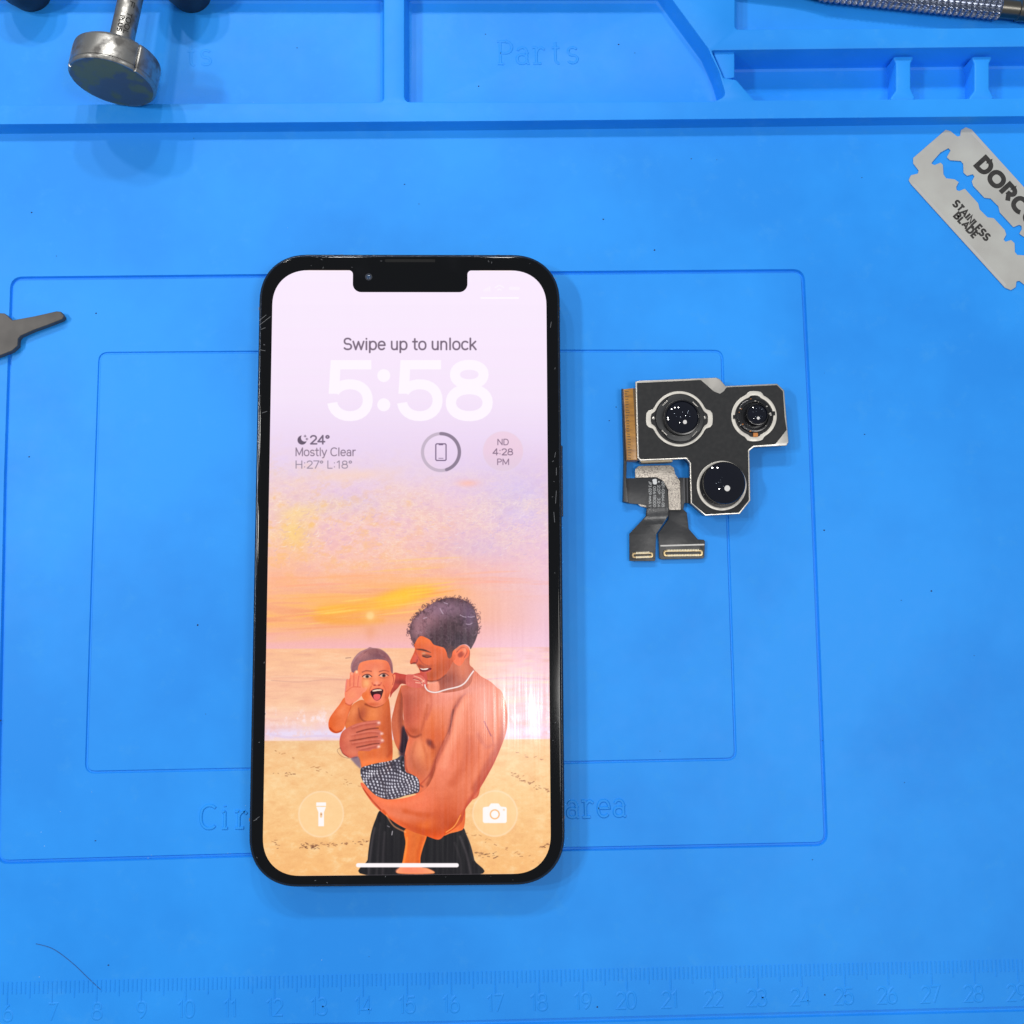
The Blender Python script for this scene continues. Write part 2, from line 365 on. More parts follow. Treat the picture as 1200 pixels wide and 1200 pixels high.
    line(S7([(630,700),(610,780),(590,850),(560,880)]), 3, (196,92,56), 4, .6, tc); line(S7([(503,840),(530,872),(560,880),(590,868)]), 2.2, (150,62,36), 2.5, .8, tc)
    line(S7([(775,730),(765,800),(740,880),(700,960)]), 3, (150,70,50), 2.6, .75, tc); line(S7([(775,730),(765,790),(757,820)]), 1.0, (92,40,40), 1, .9)
    blob(*S7([(600,980)])[0], 10, 13, (250,166,118), .8, 10, tc); blob(*S7([(560,1060)])[0], 14, 14, (196,104,72), .7, 0, tc)
    line(S7([(560,910),(545,960),(540,1000),(560,1060)]), 2.5, (204,110,72), 3, .6, tc); blob(*S7([(680,960)])[0], 8, 12, (190,84,34), .7, 25, tc)
    blob(*S7([(520,1010)])[0], 6, 16, (206,120,96), .7, 5, tc); line(S7([(500,985),(508,1060),(560,1130),(600,1160)]), 2, (150,74,60), 2, .6, tc)
    line(S7([(690,1000),(660,1080),(630,1150)]), 4, (176,84,54), 4, .7, tc)
    poly(S7([(624,893),(640,895),(660,914),(670,942),(655,946),(634,928),(620,908)]), (140,60,46), 2.2, .85); blob(*S7([(640,912)])[0], 2.5, 3, (96,34,34), .6, 30)
    blob(*S7([(512,720)])[0], 6, 26, (176,84,70), .6, 0, tc); blob(*S7([(560,620)])[0], 14, 5, (220,124,108), .6, 0, tc); blob(*S7([(730,640)])[0], 12, 10, (250,164,146), .7, 20, tc)
    line(S7([(600,600),(640,640),(650,700),(620,780)]), 3, (206,104,82), 4, .5, tc); line(S7([(590,870),(600,920),(620,980),(625,1060)]), 3, (200,98,58), 4, .5, tc)
    blob(*S7([(585,930)])[0], 6, 9, (248,160,116), .6, 10, tc); blob(*S7([(640,1010)])[0], 9, 10, (232,130,80), .6, 10, tc)
    # near arm modelling
    blob(*S4([(560,520)])[0], 12, 40, (248,156,128), .8, 12, arm); blob(*S4([(430,900)])[0], 14, 26, (248,146,118), .75, 25, arm)
    blob(*S4([(640,560)])[0], 9, 40, (226,116,70), .6, 5, arm); blob(*S4([(700,800)])[0], 24, 24, (222,108,62), .7, 25, arm)
    line(S6([(955,560),(935,680),(880,790),(820,880),(790,950)]), 3.5, (200,92,66), 4, .7, arm)
    blob(*S5([(760,450)])[0], 26, 18, (206,88,44), .75, -40, arm); blob(*S5([(620,590)])[0], 26, 9, (216,92,26), .8, 12, arm)
    blob(*S5([(620,540)])[0], 12, 6, (244,130,66), .7, -30, arm); blob(*S5([(860,540)])[0], 12, 16, (190,74,26), .65, 30, arm)
    line(S5([(230,400),(330,520),(450,590),(600,640),(720,672)]), 3, (196,80,24), 3, .75, arm); blob(*S5([(420,330)])[0], 36, 8, (246,130,88), .8, 5, arm)
    blob(*S5([(600,300)])[0], 16, 10, (250,138,104), .7, -30, arm); line(S5([(430,400),(550,430),(650,440)]), 5, (214,96,44), 5, .5, arm)
    line(S5([(820,600),(900,540),(955,440)]), 1, (250,150,80), 1, .7, arm + hip); line(S5([(262,440),(330,540),(440,598)]), 1.6, (250,166,110), 1.2, .6)
    line(S5([(40,190),(120,290),(210,390)]), 1.5, (180,78,40), 1.4, .7, arm); line(S4([(160,1130),(240,1050),(290,980),(330,860),(400,700)]), 1.4, (188,84,60), 2, .65)
    line(S4([(450,640),(462,560),(475,450),(510,370)]), 1.2, (150,70,64), 1.5, .7); line(S4([(520,380),(560,300),(600,260)]), 2, (200,110,104), 3, .6)
    line(S4([(560,300),(500,400),(462,560),(440,660),(380,780),(320,900),(280,1030)]), 5, (176,78,54), 5, .55, B)
    line(S4([(600,330),(540,480),(500,640),(440,800),(400,930)]), 9, (252,164,134), 8, .6, arm); line(S4([(640,700),(620,840),(560,980),(480,1100)]), 9, (208,96,56), 9, .5, arm)
    line(S4([(960,420),(950,600),(900,760),(820,900),(740,1050),(680,1150)]), 6, (192,88,60), 6, .6, arm); line(S4([(720,640),(760,720),(800,760),(860,740)]), 4, (206,100,74), 5, .5, arm)
    line(S4([(760,760),(740,900),(680,1040)]), 6, (240,140,104), 6, .5, arm); line(S5([(150,300),(300,330),(450,330),(600,290)]), 6, (250,146,108), 6, .45, arm); line(S5([(300,480),(450,540),(600,590)]), 6, (200,84,36), 6, .5, arm)
    # shoulder haze and neck
    blob(*S4([(800,330)])[0], 18, 30, (244,172,166), .6, -10, B); blob(*S4([(560,230)])[0], 24, 7, (236,158,148), .7, -8, B); blob(*S4([(350,330)])[0], 16, 9, (240,150,132), .6, 0, B)
    line(S4([(778,520),(810,590),(840,655)]), 1.2, (176,70,80), 1.4, .85); line(S4([(850,650),(862,720)]), 1.5, (200,110,100), 2, .5)
    # neck and face
    neck = poly(S2([(400,1040),(440,1200),(640,1200),(800,1130),(850,950),(800,880),(790,700),(600,760),(520,900)]), (204,112,84), .7)
    blob(*S2([(540,1060)])[0], 14, 8, (150,70,56), .8, -20, neck); blob(*S2([(720,900)])[0], 7, 13, (230,134,100), .8, 0, neck); blob(*S2([(600,1130)])[0], 14, 5, (170,92,84), .6, -15, neck)
    poly(S2([(330,1085),(430,1080),(440,1200),(330,1200)]), (244,160,136), 1, .95)
    face = poly(S2([(170,560),(150,650),(160,700),(152,740),(120,810),(104,850),(112,880),(150,872),(175,880),(200,920),(215,950),(222,980),(240,1010),(270,1060),(330,1085),(420,1070),(500,1020),(560,940),(600,860),(640,800),(620,700),(540,620),(400,560),(280,540)]), (222,112,72), .6)
    blob(*S2([(260,600)])[0], 11, 6, (232,126,74), .7, 0, face); blob(*S2([(400,850)])[0], 14, 8, (238,122,80), .8, 30, face); blob(*S2([(170,820)])[0], 5, 6, (226,110,100), .7, 0, face)
    blob(*S2([(470,930)])[0], 12, 10, (188,86,44), .75, 0, face); blob(*S2([(360,1010)])[0], 10, 6, (180,84,50), .7, 0, face); line(S2([(230,900),(280,960),(350,900)]), 3, (170,80,62), 3, .35, face)
    line(S2([(175,705),(260,715),(345,745)]), 1.8, (96,54,48), 1.8, .85, face, taper=True)
    poly(S2([(244,774),(285,766),(335,774),(350,788),(310,797),(265,793)]), (136,74,58), 1.4, .8); blob(*S2([(262,752)])[0], 2.2, 1.4, (216,160,130), .8); line(S2([(250,785),(300,802),(350,792)]), 1.0, (84,44,44), 1.1, .8)
    line(S2([(160,730),(190,790),(175,840)]), 1.2, (190,90,80), 2, .5, face); line(S2([(115,876),(150,872),(180,860),(190,830)]), 1.1, (150,66,60), 1.4, .7, face); blob(*S2([(150,868)])[0], 2, 1, (110,44,40), .7)
    line(S2([(200,800),(250,870),(330,905)]), 1.2, (180,84,66), 1.8, .6, face)
    poly(S2([(185,880),(240,895),(300,905),(340,925),(250,925),(200,915)]), (140,74,68), 1.6, .6)
    poly(S2([(215,932),(270,935),(345,925),(350,945),(300,965),(250,970),(222,958)]), (134,40,44), .6, .95); poly(S2([(218,930),(260,934),(318,928),(300,945),(250,948)]), (252,226,214), .6, .95)
    line(S2([(225,968),(270,982),(340,955)]), 1.4, (214,96,86), 1, .8)
    line(S2([(270,1060),(330,1082),(430,1070),(520,1010)]), 1.6, (130,58,44), 2, .6)
    ear = poly(S2([(600,760),(640,700),(690,665),(740,655),(785,680),(798,730),(785,790),(750,820),(720,870),(690,900),(650,890),(610,850)]), (240,124,86), .6)
    line(S2([(650,740),(700,690),(750,690),(770,740),(740,800)]), 1.1, (186,78,56), 1.2, .8, ear); poly(S2([(665,760),(710,730),(740,760),(700,800),(670,795)]), (170,68,50), 1.2, .75); blob(*S2([(740,720)])[0], 2.5, 4, (252,160,130), .7, 20, ear)
    # hair
    hair = poly(S2([(150,640),(110,560),(100,480),(115,400),(160,330),(230,270),(300,210),(380,160),(450,130),(540,105),(640,110),(730,130),(810,175),(860,250),(885,340),(900,430),(895,520),(870,600),(840,660),(812,705),(800,680),(760,650),(700,655),(650,690),(605,730),(590,790),(570,815),(545,800),(530,740),(500,690),(440,670),(380,650),(340,600),(290,570),(230,550),(190,580)]), (76,52,60), .8)
    blob(*S2([(300,330)])[0], 19, 15, (180,126,136), .8, -30, hair); blob(*S2([(520,230)])[0], 24, 10, (160,122,146), .75, 0, hair); blob(*S2([(200,480)])[0], 9, 14, (176,122,130), .8, 0, hair)
    blob(*S2([(800,330)])[0], 9, 16, (128,100,136), .6, 0, hair); blob(*S2([(560,560)])[0], 16, 9, (70,48,56), .8, 0, hair); blob(*S2([(700,600)])[0], 14, 8, (62,44,60), .8, 0, hair)
    hn = noise(70, 150, 61, octaves=3, gain=.7); hr = np.clip(1 - np.abs(2 * hn - 1) * 3, 0, 1)
    mix(hair * hr, (150,118,132), .16); mix(hair * np.clip(.46 - hn, 0, 1) * 6, (40,26,34), .22)
    r = random.Random(11)
    hb = smooth(cv(S2([(150,640),(95,560),(95,480),(112,400),(160,320),(230,260),(300,200),(380,150),(450,120),(540,100),(640,105),(730,125),(815,170),(868,250),(890,340),(902,430),(898,520)])), False, 8)
    for i in range(170):
        a = hb[r.randrange(len(hb))] + np.array([r.gauss(0, 4 * UK), r.gauss(0, 4 * UK)]); rr = r.uniform(2, 5.5) * UK; a0 = r.uniform(0, 6.3); sp = r.uniform(1.5, 4.6)
        q = [(a[0] + rr * math.cos(a0 + sp * t / 8), a[1] + rr * math.sin(a0 + sp * t / 8)) for t in range(9)]
        mix(stroke_mask(q, r.uniform(1.6, 2.8) * UK, 1.6 * UK), r.choice([(92,58,66), (120,80,90), (70,44,54)]), r.uniform(.35, .9))
    for i in range(150):
        c = cv(S2([(r.uniform(130, 880), r.uniform(130, 680))]))[0]; iy, ix = int(c[1]), int(c[0])
        if hair[iy, ix] < .9: continue
        rr = r.uniform(3, 10) * UK; a0 = r.uniform(0, 6.3); sp = r.uniform(1.2, 3.5)
        q = [(c[0] + rr * math.cos(a0 + sp * t / 6), c[1] + rr * math.sin(a0 + sp * t / 6)) for t in range(7)]
        mix(stroke_mask(q, r.uniform(1.2, 2.6) * UK, 2.4 * UK), r.choice([(150,116,130), (52,34,44), (60,40,50), (190,160,180)]), r.uniform(.15, .42), hair)
    for pts in ([(690,305),(730,325),(760,330)], [(780,325),(820,330),(860,320)], [(760,410),(800,415),(830,400)], [(455,230),(470,260),(490,290)], [(500,160),(530,170),(545,175)], [(260,345),(300,335)]):
        line(S2(pts), .7, (226,206,226), .9, .75)
    # ---- baby: arm round the neck, head, body
    farm = poly(S1([(800,500),(900,495),(1000,510),(1080,490),(1150,480),(1200,500),(1200,640),(1130,640),(1060,640),(960,620),(900,612),(860,660),(800,720),(770,760)]), (206,92,78), .7)
    blob(*S1([(900,590)])[0], 8, 3.5, (140,56,50), .7, 0, farm); blob(*S1([(1060,560)])[0], 8, 4, (232,118,108), .8, 0, farm); blob(*S1([(840,690)])[0], 5, 5, (170,70,50), .7, -40, farm)
    hnd = poly(S2([(60,1010),(140,1000),(230,1010),(280,1060),(300,1120),(250,1150),(180,1160),(120,1150),(60,1120)]), (222,116,104), .7)
    for pts in ([(150,1020),(220,1045),(270,1090)], [(150,1060),(220,1080),(250,1130)], [(170,1095),(230,1100),(270,1070)]):
        line(S2(pts), 1.1, (255,190,170), 1, .8)
    line(S2([(140,1050),(210,1070),(240,1110)]), .8, (150,60,60), .9, .7)
    bb = poly(S1([(320,870),(290,960),(250,1060),(250,1130),(330,1300),(400,1480),(425,1560),(450,1640),(500,1740),(680,1690),(780,1620),(790,1560),(800,1400),(790,1200),(780,1050),(770,900),(750,780),(700,780),(560,840),(450,800),(380,820)]), (226,128,78), .6)
    blob(*S1([(600,960)])[0], 14, 9, (246,152,96), .75, 20, bb); blob(*S1([(430,970)])[0], 6, 10, (176,84,56), .75, 20, bb); blob(*S1([(700,1100)])[0], 8, 24, (206,100,58), .7, 0, bb)
    line(S1([(480,850),(560,880),(620,878),(680,850)]), 2, (160,72,44), 2.5, .7, bb); line(S1([(400,900),(420,1000),(470,1050),(560,1060),(640,1070)]), 1.6, (150,70,46), 2.2, .6, bb)
    blob(*S3([(480,330)])[0], 10, 8, (228,116,66), .7, 0, bb); blob(*S3([(700,250)])[0], 8, 14, (204,100,54), .7, 0, bb); blob(*S3([(430,420)])[0], 12, 4, (248,146,92), .7, -5, bb); line(S3([(640,360),(690,300)]), 3, (190,90,50), 3, .5, bb)
    blob(*S1([(340,930)])[0], 5, 8, (246,156,106), .6, 20, bb)
    head = poly(S1([(330,560),(325,420),(360,330),(450,240),(560,200),(660,215),(750,290),(795,400),(805,500),(830,500),(828,560),(805,640),(790,670),(770,720),(740,790),(690,850),(610,880),(540,865),(480,820),(440,760),(400,650)]), (244,146,108), .6)
    blob(*S1([(560,400)])[0], 18, 7, (238,138,112), .7, 0, head); blob(*S1([(480,760)])[0], 6, 8, (236,124,66), .8, 20, head); blob(*S1([(730,640)])[0], 6, 8, (232,120,90), .8, 0, head)
    blob(*S1([(600,500)])[0], 4, 8, (255,172,136), .7, 0, head); blob(*S1([(740,760)])[0], 4, 7, (216,104,64), .7, 20, head); blob(*S1([(560,850)])[0], 10, 2.5, (214,104,66), .7, 0, head)
    line(S1([(800,510),(812,560),(800,620)]), 1.1, (196,82,66), 1, .7, head)
    bh = poly(S1([(318,470),(310,400),(340,320),(410,240),(500,200),(530,182),(570,190),(660,205),(740,265),(790,350),(802,430),(800,490),(780,470),(765,400),(730,345),(640,325),(520,335),(430,360),(400,400),(385,460),(350,470),(340,520)]), (168,118,122), .8)
    blob(*S1([(440,270)])[0], 8, 4, (206,150,150), .6, -30, bh); blob(*S1([(620,280)])[0], 10, 5, (130,84,96), .6, 10, bh); blob(*S1([(370,400)])[0], 4, 8, (176,130,132), .5, 0, bh)
    r = random.Random(5)
    for i in range(70):
        x, y = r.uniform(320, 790), r.uniform(190, 460); a = math.atan2(y - 200, x - 540) + r.gauss(0, .2); L = r.uniform(20, 50)
        line(S1([(x, y), (x + L * math.cos(a), y + L * math.sin(a))]), .6, r.choice([(120,76,86), (210,160,160), (140,96,104)]), 1, r.uniform(.15, .4), bh)
    # brows, eyes, nose, mouth
    line(S1([(445,475),(490,458),(550,465)]), 1.2, (170,92,76), 1.5, .75); line(S1([(645,470),(700,455),(752,468)]), 1.2, (166,88,74), 1.5, .75)
    for cx_, cy_ in ((500,524),(695,512)):
        poly(S1([(cx_-50,cy_+4),(cx_-20,cy_-16),(cx_+20,cy_-18),(cx_+52,cy_+2),(cx_+20,cy_+16),(cx_-20,cy_+18)]), (236,196,180), .6, .9)
        blob(*S1([(cx_,cy_)])[0], 2.0, 1.9, (64,44,46), .97, 0, None, 2); line(S1([(cx_-54,cy_+2),(cx_-20,cy_-20),(cx_+20,cy_-22),(cx_+55,cy_+2)]), .9, (110,56,54), .9, .9)
        line(S1([(cx_-40,cy_+28),(cx_,cy_+36),(cx_+45,cy_+26)]), .9, (206,112,88), 1.5, .6)
    line(S1([(560,600),(575,625),(610,632),(650,625),(668,596)]), 1.2, (214,104,84), 1.4, .7); blob(*S1([(612,600)])[0], 3, 2.4, (255,170,146), .8)
    blob(*S1([(588,624)])[0], 1.2, .8, (160,66,58), .8); blob(*S1([(638,624)])[0], 1.2, .8, (160,66,58), .8)
    line(S1([(550,640),(530,690),(535,740)]), 1.2, (206,100,70), 1.6, .6); line(S1([(690,630),(720,690),(715,770)]), 1.2, (210,104,78), 1.6, .6)
    poly(S1([(540,700),(575,675),(630,665),(688,680),(680,730),(660,780),(620,808),(580,790),(550,745)]), (92,28,34), .6, .97)
    poly(S1([(560,692),(600,678),(660,676),(672,690),(620,696),(575,702)]), (250,214,196), .5, .9); poly(S1([(575,745),(610,730),(655,740),(650,785),(615,806),(582,785)]), (236,112,112), .8, .95)
    line(S1([(535,700),(575,670),(635,658),(692,678)]), 1.0, (226,120,100), 1, .8); line(S1([(550,760),(590,805),(630,820),(672,785)]), 1.3, (240,130,110), 1.2, .8)
    # raised arm and hand
    ra = poly(S1([(240,770),(180,850),(110,940),(60,1020),(48,1100),(70,1160),(130,1190),(200,1170),(240,1110),(260,1040),(290,950),(320,870),(330,800)]), (238,132,84), .6)
    blob(*S1([(120,1040)])[0], 5, 12, (222,108,50), .6, 30, ra); line(S1([(65,1130),(130,1180),(200,1165)]), 1.8, (190,84,40), 2, .7, ra); line(S1([(250,1080),(285,980),(315,880)]), 1.6, (196,92,56), 2, .6, ra); blob(*S1([(200,920)])[0], 5, 8, (250,154,108), .7, 40, ra)
    pal = poly(S1([(238,740),(245,660),(250,600),(262,556),(285,560),(300,540),(300,490),(318,474),(342,486),(345,520),(355,470),(376,452),(398,470),(408,510),(425,500),(440,530),(436,590),(440,640),(460,660),(490,645),(505,660),(480,700),(450,720),(420,770),(350,830),(290,860),(250,830)]), (250,154,124), .6)
    for pts in ([(300,520),(300,600),(300,640)], [(346,500),(346,580),(342,640)], [(405,520),(395,580),(392,640)]):
        line(S1(pts), .8, (222,112,96), 1, .8, pal)
    line(S1([(262,700),(330,650),(420,650)]), 1, (226,116,90), 1.4, .6, pal); blob(*S1([(320,740)])[0], 6, 5, (255,166,128), .7, 0, pal); blob(*S1([(376,470)])[0], 1.4, 1.6, (255,226,190), .8); blob(*S1([(320,490)])[0], 1.2, 1.4, (255,200,180), .6)
    line(S1([(245,700),(255,620),(265,565)]), .8, (230,150,170), 1, .5); blob(*S1([(490,600)])[0], 4.5, 5.5, (255,196,140), .75); line(S1([(250,840),(300,862),(330,840)]), 1.2, (206,98,70), 1.5, .6)
    # ---- shorts
    shm = poly(S3([(330,500),(400,470),(520,440),(640,420),(740,390),(800,350),(835,370),(840,480),(860,545),(920,570),(985,610),(1010,660),(1010,770),(940,800),(850,820),(760,850),(660,865),(560,845),(480,800),(400,720),(345,640),(325,570)]), (70,64,78), .7)
    r = random.Random(3)
    for i in range(-1, 20):
        for j in range(-2, 14):
            u, v = i * 38 - 10 + (j % 2) * 4, j * 37
            bx = 345 + u * .97 + v * .16 + 12 * math.sin(v * .02 + i * .7); by = 470 + v * .97 + u * .16 - 44 * math.exp(-((u - 430) / 160) ** 2) + 12 * math.sin(u * .013 + j * .6)
            c = cv(S3([(bx, by)]))[0]
            if not (0 <= c[1] < CH and 0 <= c[0] < CW) or shm[int(c[1]), int(c[0])] < .5: continue
            s = r.uniform(.75, 1.1)
            line(S3([(bx - 2 * s, by - 4 * s), (bx + 2 * s, by + 4 * s)]), 1.75 * s, (240,238,250), .8, r.uniform(.75, 1), shm)
    for pts, c, o in (([(540,520),(560,620),(600,720),(640,840)], (60,50,60), .45), ([(700,430),(720,500),(760,560)], (40,34,46), .6), ([(340,520),(480,500),(640,470),(740,440)], (44,38,52), .6), ([(820,380),(800,460),(830,530)], (24,20,30), .85), ([(420,640),(500,600)], (50,44,56), .5)):
        line(S3(pts), 3.0, c, 2.5, o, shm)
    line(S3([(480,810),(600,858),(700,862),(850,825),(1000,780)]), 1.6, (60,44,52), 1.8, .7, shm)
    # ---- father's hand round the baby
    hd = poly(S3([(85,260),(78,180),(100,90),(150,40),(220,0),(300,-30),(430,-55),(520,-62),(560,-40),(550,0),(500,20),(570,70),(598,100),(560,120),(598,170),(600,195),(560,215),(550,240),(530,268),(470,275),(420,300),(300,300),(295,370),(240,385),(180,372),(120,330)]), (214,118,96), .7)
    for pts in ([(280,80),(380,50),(470,35),(530,30)], [(200,180),(320,160),(430,140),(520,130)], [(280,255),(380,235),(470,215),(540,210)]):
        line(S3(pts), 1.4, (130,58,46), 1.6, .65)
    for pts in ([(230,30),(330,-5),(430,-20),(520,-30)], [(220,120),(340,95),(450,78),(560,90)], [(230,215),(350,195),(450,180),(560,175)], [(320,285),(420,262),(500,245)]):
        line(S3(pts), 2.8, (186,92,76), 3, .55, hd); line(S3([(a, b - 12) for a, b in pts]), 1.3, (242,152,132), 1.8, .5, hd)
    for a, b in ((535,-35),(568,92),(575,172),(535,245)): blob(*S3([(a, b)])[0], 1.9, 1.5, (255,210,196), .85, -10)
    blob(*S3([(180,130)])[0], 5, 8, (236,140,116), .6, 20, hd); blob(*S3([(220,320)])[0], 8, 5, (232,140,112), .7, 0, hd); line(S3([(85,260),(110,320),(180,372)]), 1.2, (150,74,60), 1.4, .6)
    line(S3([(80,265),(50,290),(80,340),(130,372),(200,385)]), .5, (150,110,90), .6, .8); line(S3([(90,280),(110,335),(170,372)]), .4, (255,240,220), .6, .8)
    poly(S3([(210,385),(300,370),(330,500),(280,470),(235,420)]), (134,108,128), 1, .9)
    # ---- grade the figures: deeper, warmer, more local contrast
    ppl = np.clip(full(body) + full(arm) + full(hip) + full(far) + full(neck) + full(face) + full(bb) + full(head) + full(ra) + full(pal) + full(farm) + full(hd) + full(hnd) * 0 + LEG, 0, 1)
    ppl = ppl * (1 - .8 * np.clip(shm + hair, 0, 1))
    blob(*S4([(300,700)])[0], 12, 12, (206,84,30), .35, 20, tc); blob(*S1([(760,1150)])[0], 4, 30, (176,76,40), .45, 0, bb); blob(*S5([(700,620)])[0], 20, 8, (196,72,16), .5, 10, arm)
    blob(*S7([(980,1060)])[0], 6, 24, (196,86,56), .55, 28, arm); blob(*S1([(740,450)])[0], 4, 12, (222,112,84), .5, 0, head); blob(*S2([(560,880)])[0], 6, 14, (190,84,50), .6, 10, face)
    sk = noise(90, 200, 71, octaves=3, gain=.7) - .5
    wide = np.stack([blur(np.ascontiguousarray(C[..., k]), 11) for k in range(3)], -1); fine = np.stack([blur(np.ascontiguousarray(C[..., k]), 1.5) for k in range(3)], -1)
    D = C + .4 * (C - wide) + .3 * (C - fine) + sk[..., None] * .05
    gy = D.mean(-1, keepdims=True); D = gy + (D - gy) * 1.07; D = D * np.array([.975, .915, .875], np.float32)
    C = C * (1 - ppl[..., None]) + np.clip(D, 0, 1) * ppl[..., None]
    C = C + (noise(360, 780, 81) - .5)[..., None] * .022 * np.clip((ys - 520) / 60, 0, 1)[..., None]
    # ---- necklace
    nk = smooth(cv(S4([(222,180),(228,205),(250,232),(290,247),(335,248),(390,232),(440,218),(500,205),(550,190),(590,165),(620,130),(650,85),(680,45)])), False, 8)
    mix(stroke_mask(nk, 2.2 * KPX, 1.4), (150,80,70), .6)
    dist = np.concatenate([[0], np.cumsum(np.hypot(*np.diff(nk, axis=0).T))])
    for s in np.arange(0, dist[-1], 4.1 * UK):
        x, y = np.interp(s, dist, nk[:, 0]), np.interp(s, dist, nk[:, 1])
        mix(stroke_mask([(x, y), (x + .1, y)], 5.2 * UK, 1.2), (250,226,222), 1)
        mix(stroke_mask([(x - .4, y - .4), (x - .3, y - .4)], 1.8 * UK, 1), (255,255,255), .7)
    # ---- lock-screen writing
    def txt(s, x0, yb, x1, h, w, col, op=1.0):
        """text from photo x0 to x1 with baseline yb, cap height h (photo px)"""
        ls, W = text_lines(s, 1.0, .05); sx = (x1 - x0) / (W - .1)
        for l in ls:
            mix(stroke_mask(cv([(x0 + (a - .05) * sx, yb - b * h) for a, b in l]), w * KPX, 1.1), col, op)
    txt('Swipe up to unlock', 403, 409.5, 558, 13.0, 2.0, (116,100,118), .95)
    big = np.zeros((CH, CW), np.float32)
    S0 = lambda pts: [(290 + x / 3.158, 290 + y / 3.158) for x, y in pts]
    def ribbon(cx_, cy_, rx, ry, a0, a1, w):
        o = _a(cx_, cy_, rx + w / 2, ry + w / 2, a0, a1, .93); i = _a(cx_, cy_, rx - w / 2, ry - w / 2, a1, a0, .93)
        return [(x, 2 * cy_ - y) for x, y in o + i]
    shp = []
    for dx in (0, 258):
        shp += [[(308+dx,417),(458+dx,417),(458+dx,451),(308+dx,451)], [(308+dx,417),(345+dx,417),(339+dx,541),(300+dx,541)], ribbon(379+dx, 565, 66, 59, 152, -172, 37)]
    shp += [ribbon(820, 470, 53, 36, 0, 360, 37), ribbon(820, 574, 68, 50, 0, 360, 38)]
    for y in (474, 582): shp.append(_a(504, y, 24, 24, 0, 350))
    for q in shp:
        big = np.maximum(big, full(fill_mask(cv(S0(q)), .6)))
    mix(big, (255,247,255), .93)
    txt('24\u00b0', 364, 520, 386, 9.6, 1.8, (112,96,118), .95); txt('Mostly Clear', 346.5, 534, 417, 9.2, 1.2, (134,116,136), .95); txt('H:27\u00b0 L:18\u00b0', 346.5, 548.6, 412.5, 8.6, 1.15, (146,132,150), .9)
    ring = [(516.5 + 21.6 * math.cos(math.radians(a)), 529.7 + 21.6 * math.sin(math.radians(a))) for a in range(-90, 271, 6)]
    line(ring, 3.7, (190,174,192), .7, .8, sm=False); line(ring[:28], 3.9, (140,124,146), .7, .95, sm=False)
    ph = [(511.5,520),(521.5,520),(522.5,521),(522.5,538.5),(521.5,539.5),(511.5,539.5),(510.5,538.5),(510.5,521),(511.5,520)]
    line(ph, 1.3, (112,92,122), .6, .95, sm=False); line([(514.5,521),(518.5,521)], 1.3, (112,92,122), .6, .9); line([(514,537),(519,537)], .8, (112,92,122), .6, .8)
    c = cv([(589,528.5)])[0]; d = np.hypot(XX - c[0], YY - c[1]) / KPX
    mix(np.clip((23.8 - d) / .7, 0, 1), (240,200,214), .5); mix(np.clip((23.8 - d) / .7, 0, 1) * np.clip((YY - c[1]) / KPX / 20, 0, 1), (222,206,226), .5); mix(np.exp(-((d - 23.5) / .8) ** 2), (232,214,232), .3)
    txt('ND', 582.8, 521.2, 596, 6.6, .95, (128,104,128), .95); txt('4:28', 577.5, 533, 601, 7.2, 1.1, (128,104,128), .95); txt('PM', 582.5, 544.4, 596.5, 6.6, .95, (128,104,128), .95)
    moon = full(fill_mask(cv([(354 + 5.4 * math.cos(math.radians(a)), 515.6 + 5.4 * math.sin(math.radians(a))) for a in range(0, 360, 15)]), .7))
    cut = full(fill_mask(cv([(357 + 4.4 * math.cos(math.radians(a)), 513 + 4.4 * math.sin(math.radians(a))) for a in range(0, 360, 15)]), .7))
    mix(np.clip(moon - cut, 0, 1), (96,80,100), .95)
    for x, y in ((357.5,511),(359.6,514.4)): line([(x - 1.3, y), (x + 1.3, y)], .7, (96,80,100), .6, .9); line([(x, y - 1.3), (x, y + 1.3)], .7, (96,80,100), .6, .9)
    # status marks, faint
    line([(563.5,349.2),(607,349.2)], 1.7, (255,252,255), .7, .95)
    for i in range(4): line([(567 + i * 2.2, 341), (567 + i * 2.2, 339.5 - i * 1.2)], 1.2, (255,250,255), .7, .55)
    line([(580,337),(585,334.5),(590,337)], 1.3, (255,250,255), .7, .6); line([(583,340),(585,338.8),(587,340)], 1.3, (255,250,255), .7, .6); line([(598,338),(607,338)], 4, (255,250,255), .8, .4)
    # torch and camera buttons
    for cx_, cy_ in ((376,953.5),(579.5,952.8)):
        c = cv([(cx_, cy_)])[0]; d = np.hypot(XX - c[0], YY - c[1]) / KPX
        mix(np.clip((25.3 - d) / .7, 0, 1), (255,214,158), .72); mix(np.exp(-((d - 25) / .9) ** 2), (255,228,194), .6)
    W_ = (255,248,246)
    poly([(370.5,940),(382,940),(382,944.2),(370.5,944.2)], W_, .6, 1, sm=False); poly([(370.5,945.2),(382,945.2),(379.6,951.5),(379.6,968),(373,968),(373,951.5)], W_, .6, 1, sm=False)
    line([(376.2,953),(376.2,956.5)], 2.6, (250,206,150), .6, .9); blob(376.2, 953.8, .9, .9, (190,120,90), .9)
    poly([(566.5,945.5),(572.5,944.8),(575,941.2),(584,941.2),(586.5,944.8),(592.5,945.5),(593.5,947),(593.5,962.5),(592,964.2),(567,964.2),(565.5,962.5),(565.5,947)], W_, .6, 1, sm=False)
    line([(579.5 + 5.2 * math.cos(math.radians(a)), 954 + 5.2 * math.sin(math.radians(a))) for a in range(0, 361, 15)], 1.5, (250,190,130), .6, 1, sm=False); blob(590, 948.5, .9, .9, (250,190,130), .9)
    line([(419.5,1013.6),(535,1013.6)], 4.6, (255,248,250), .7, 1)
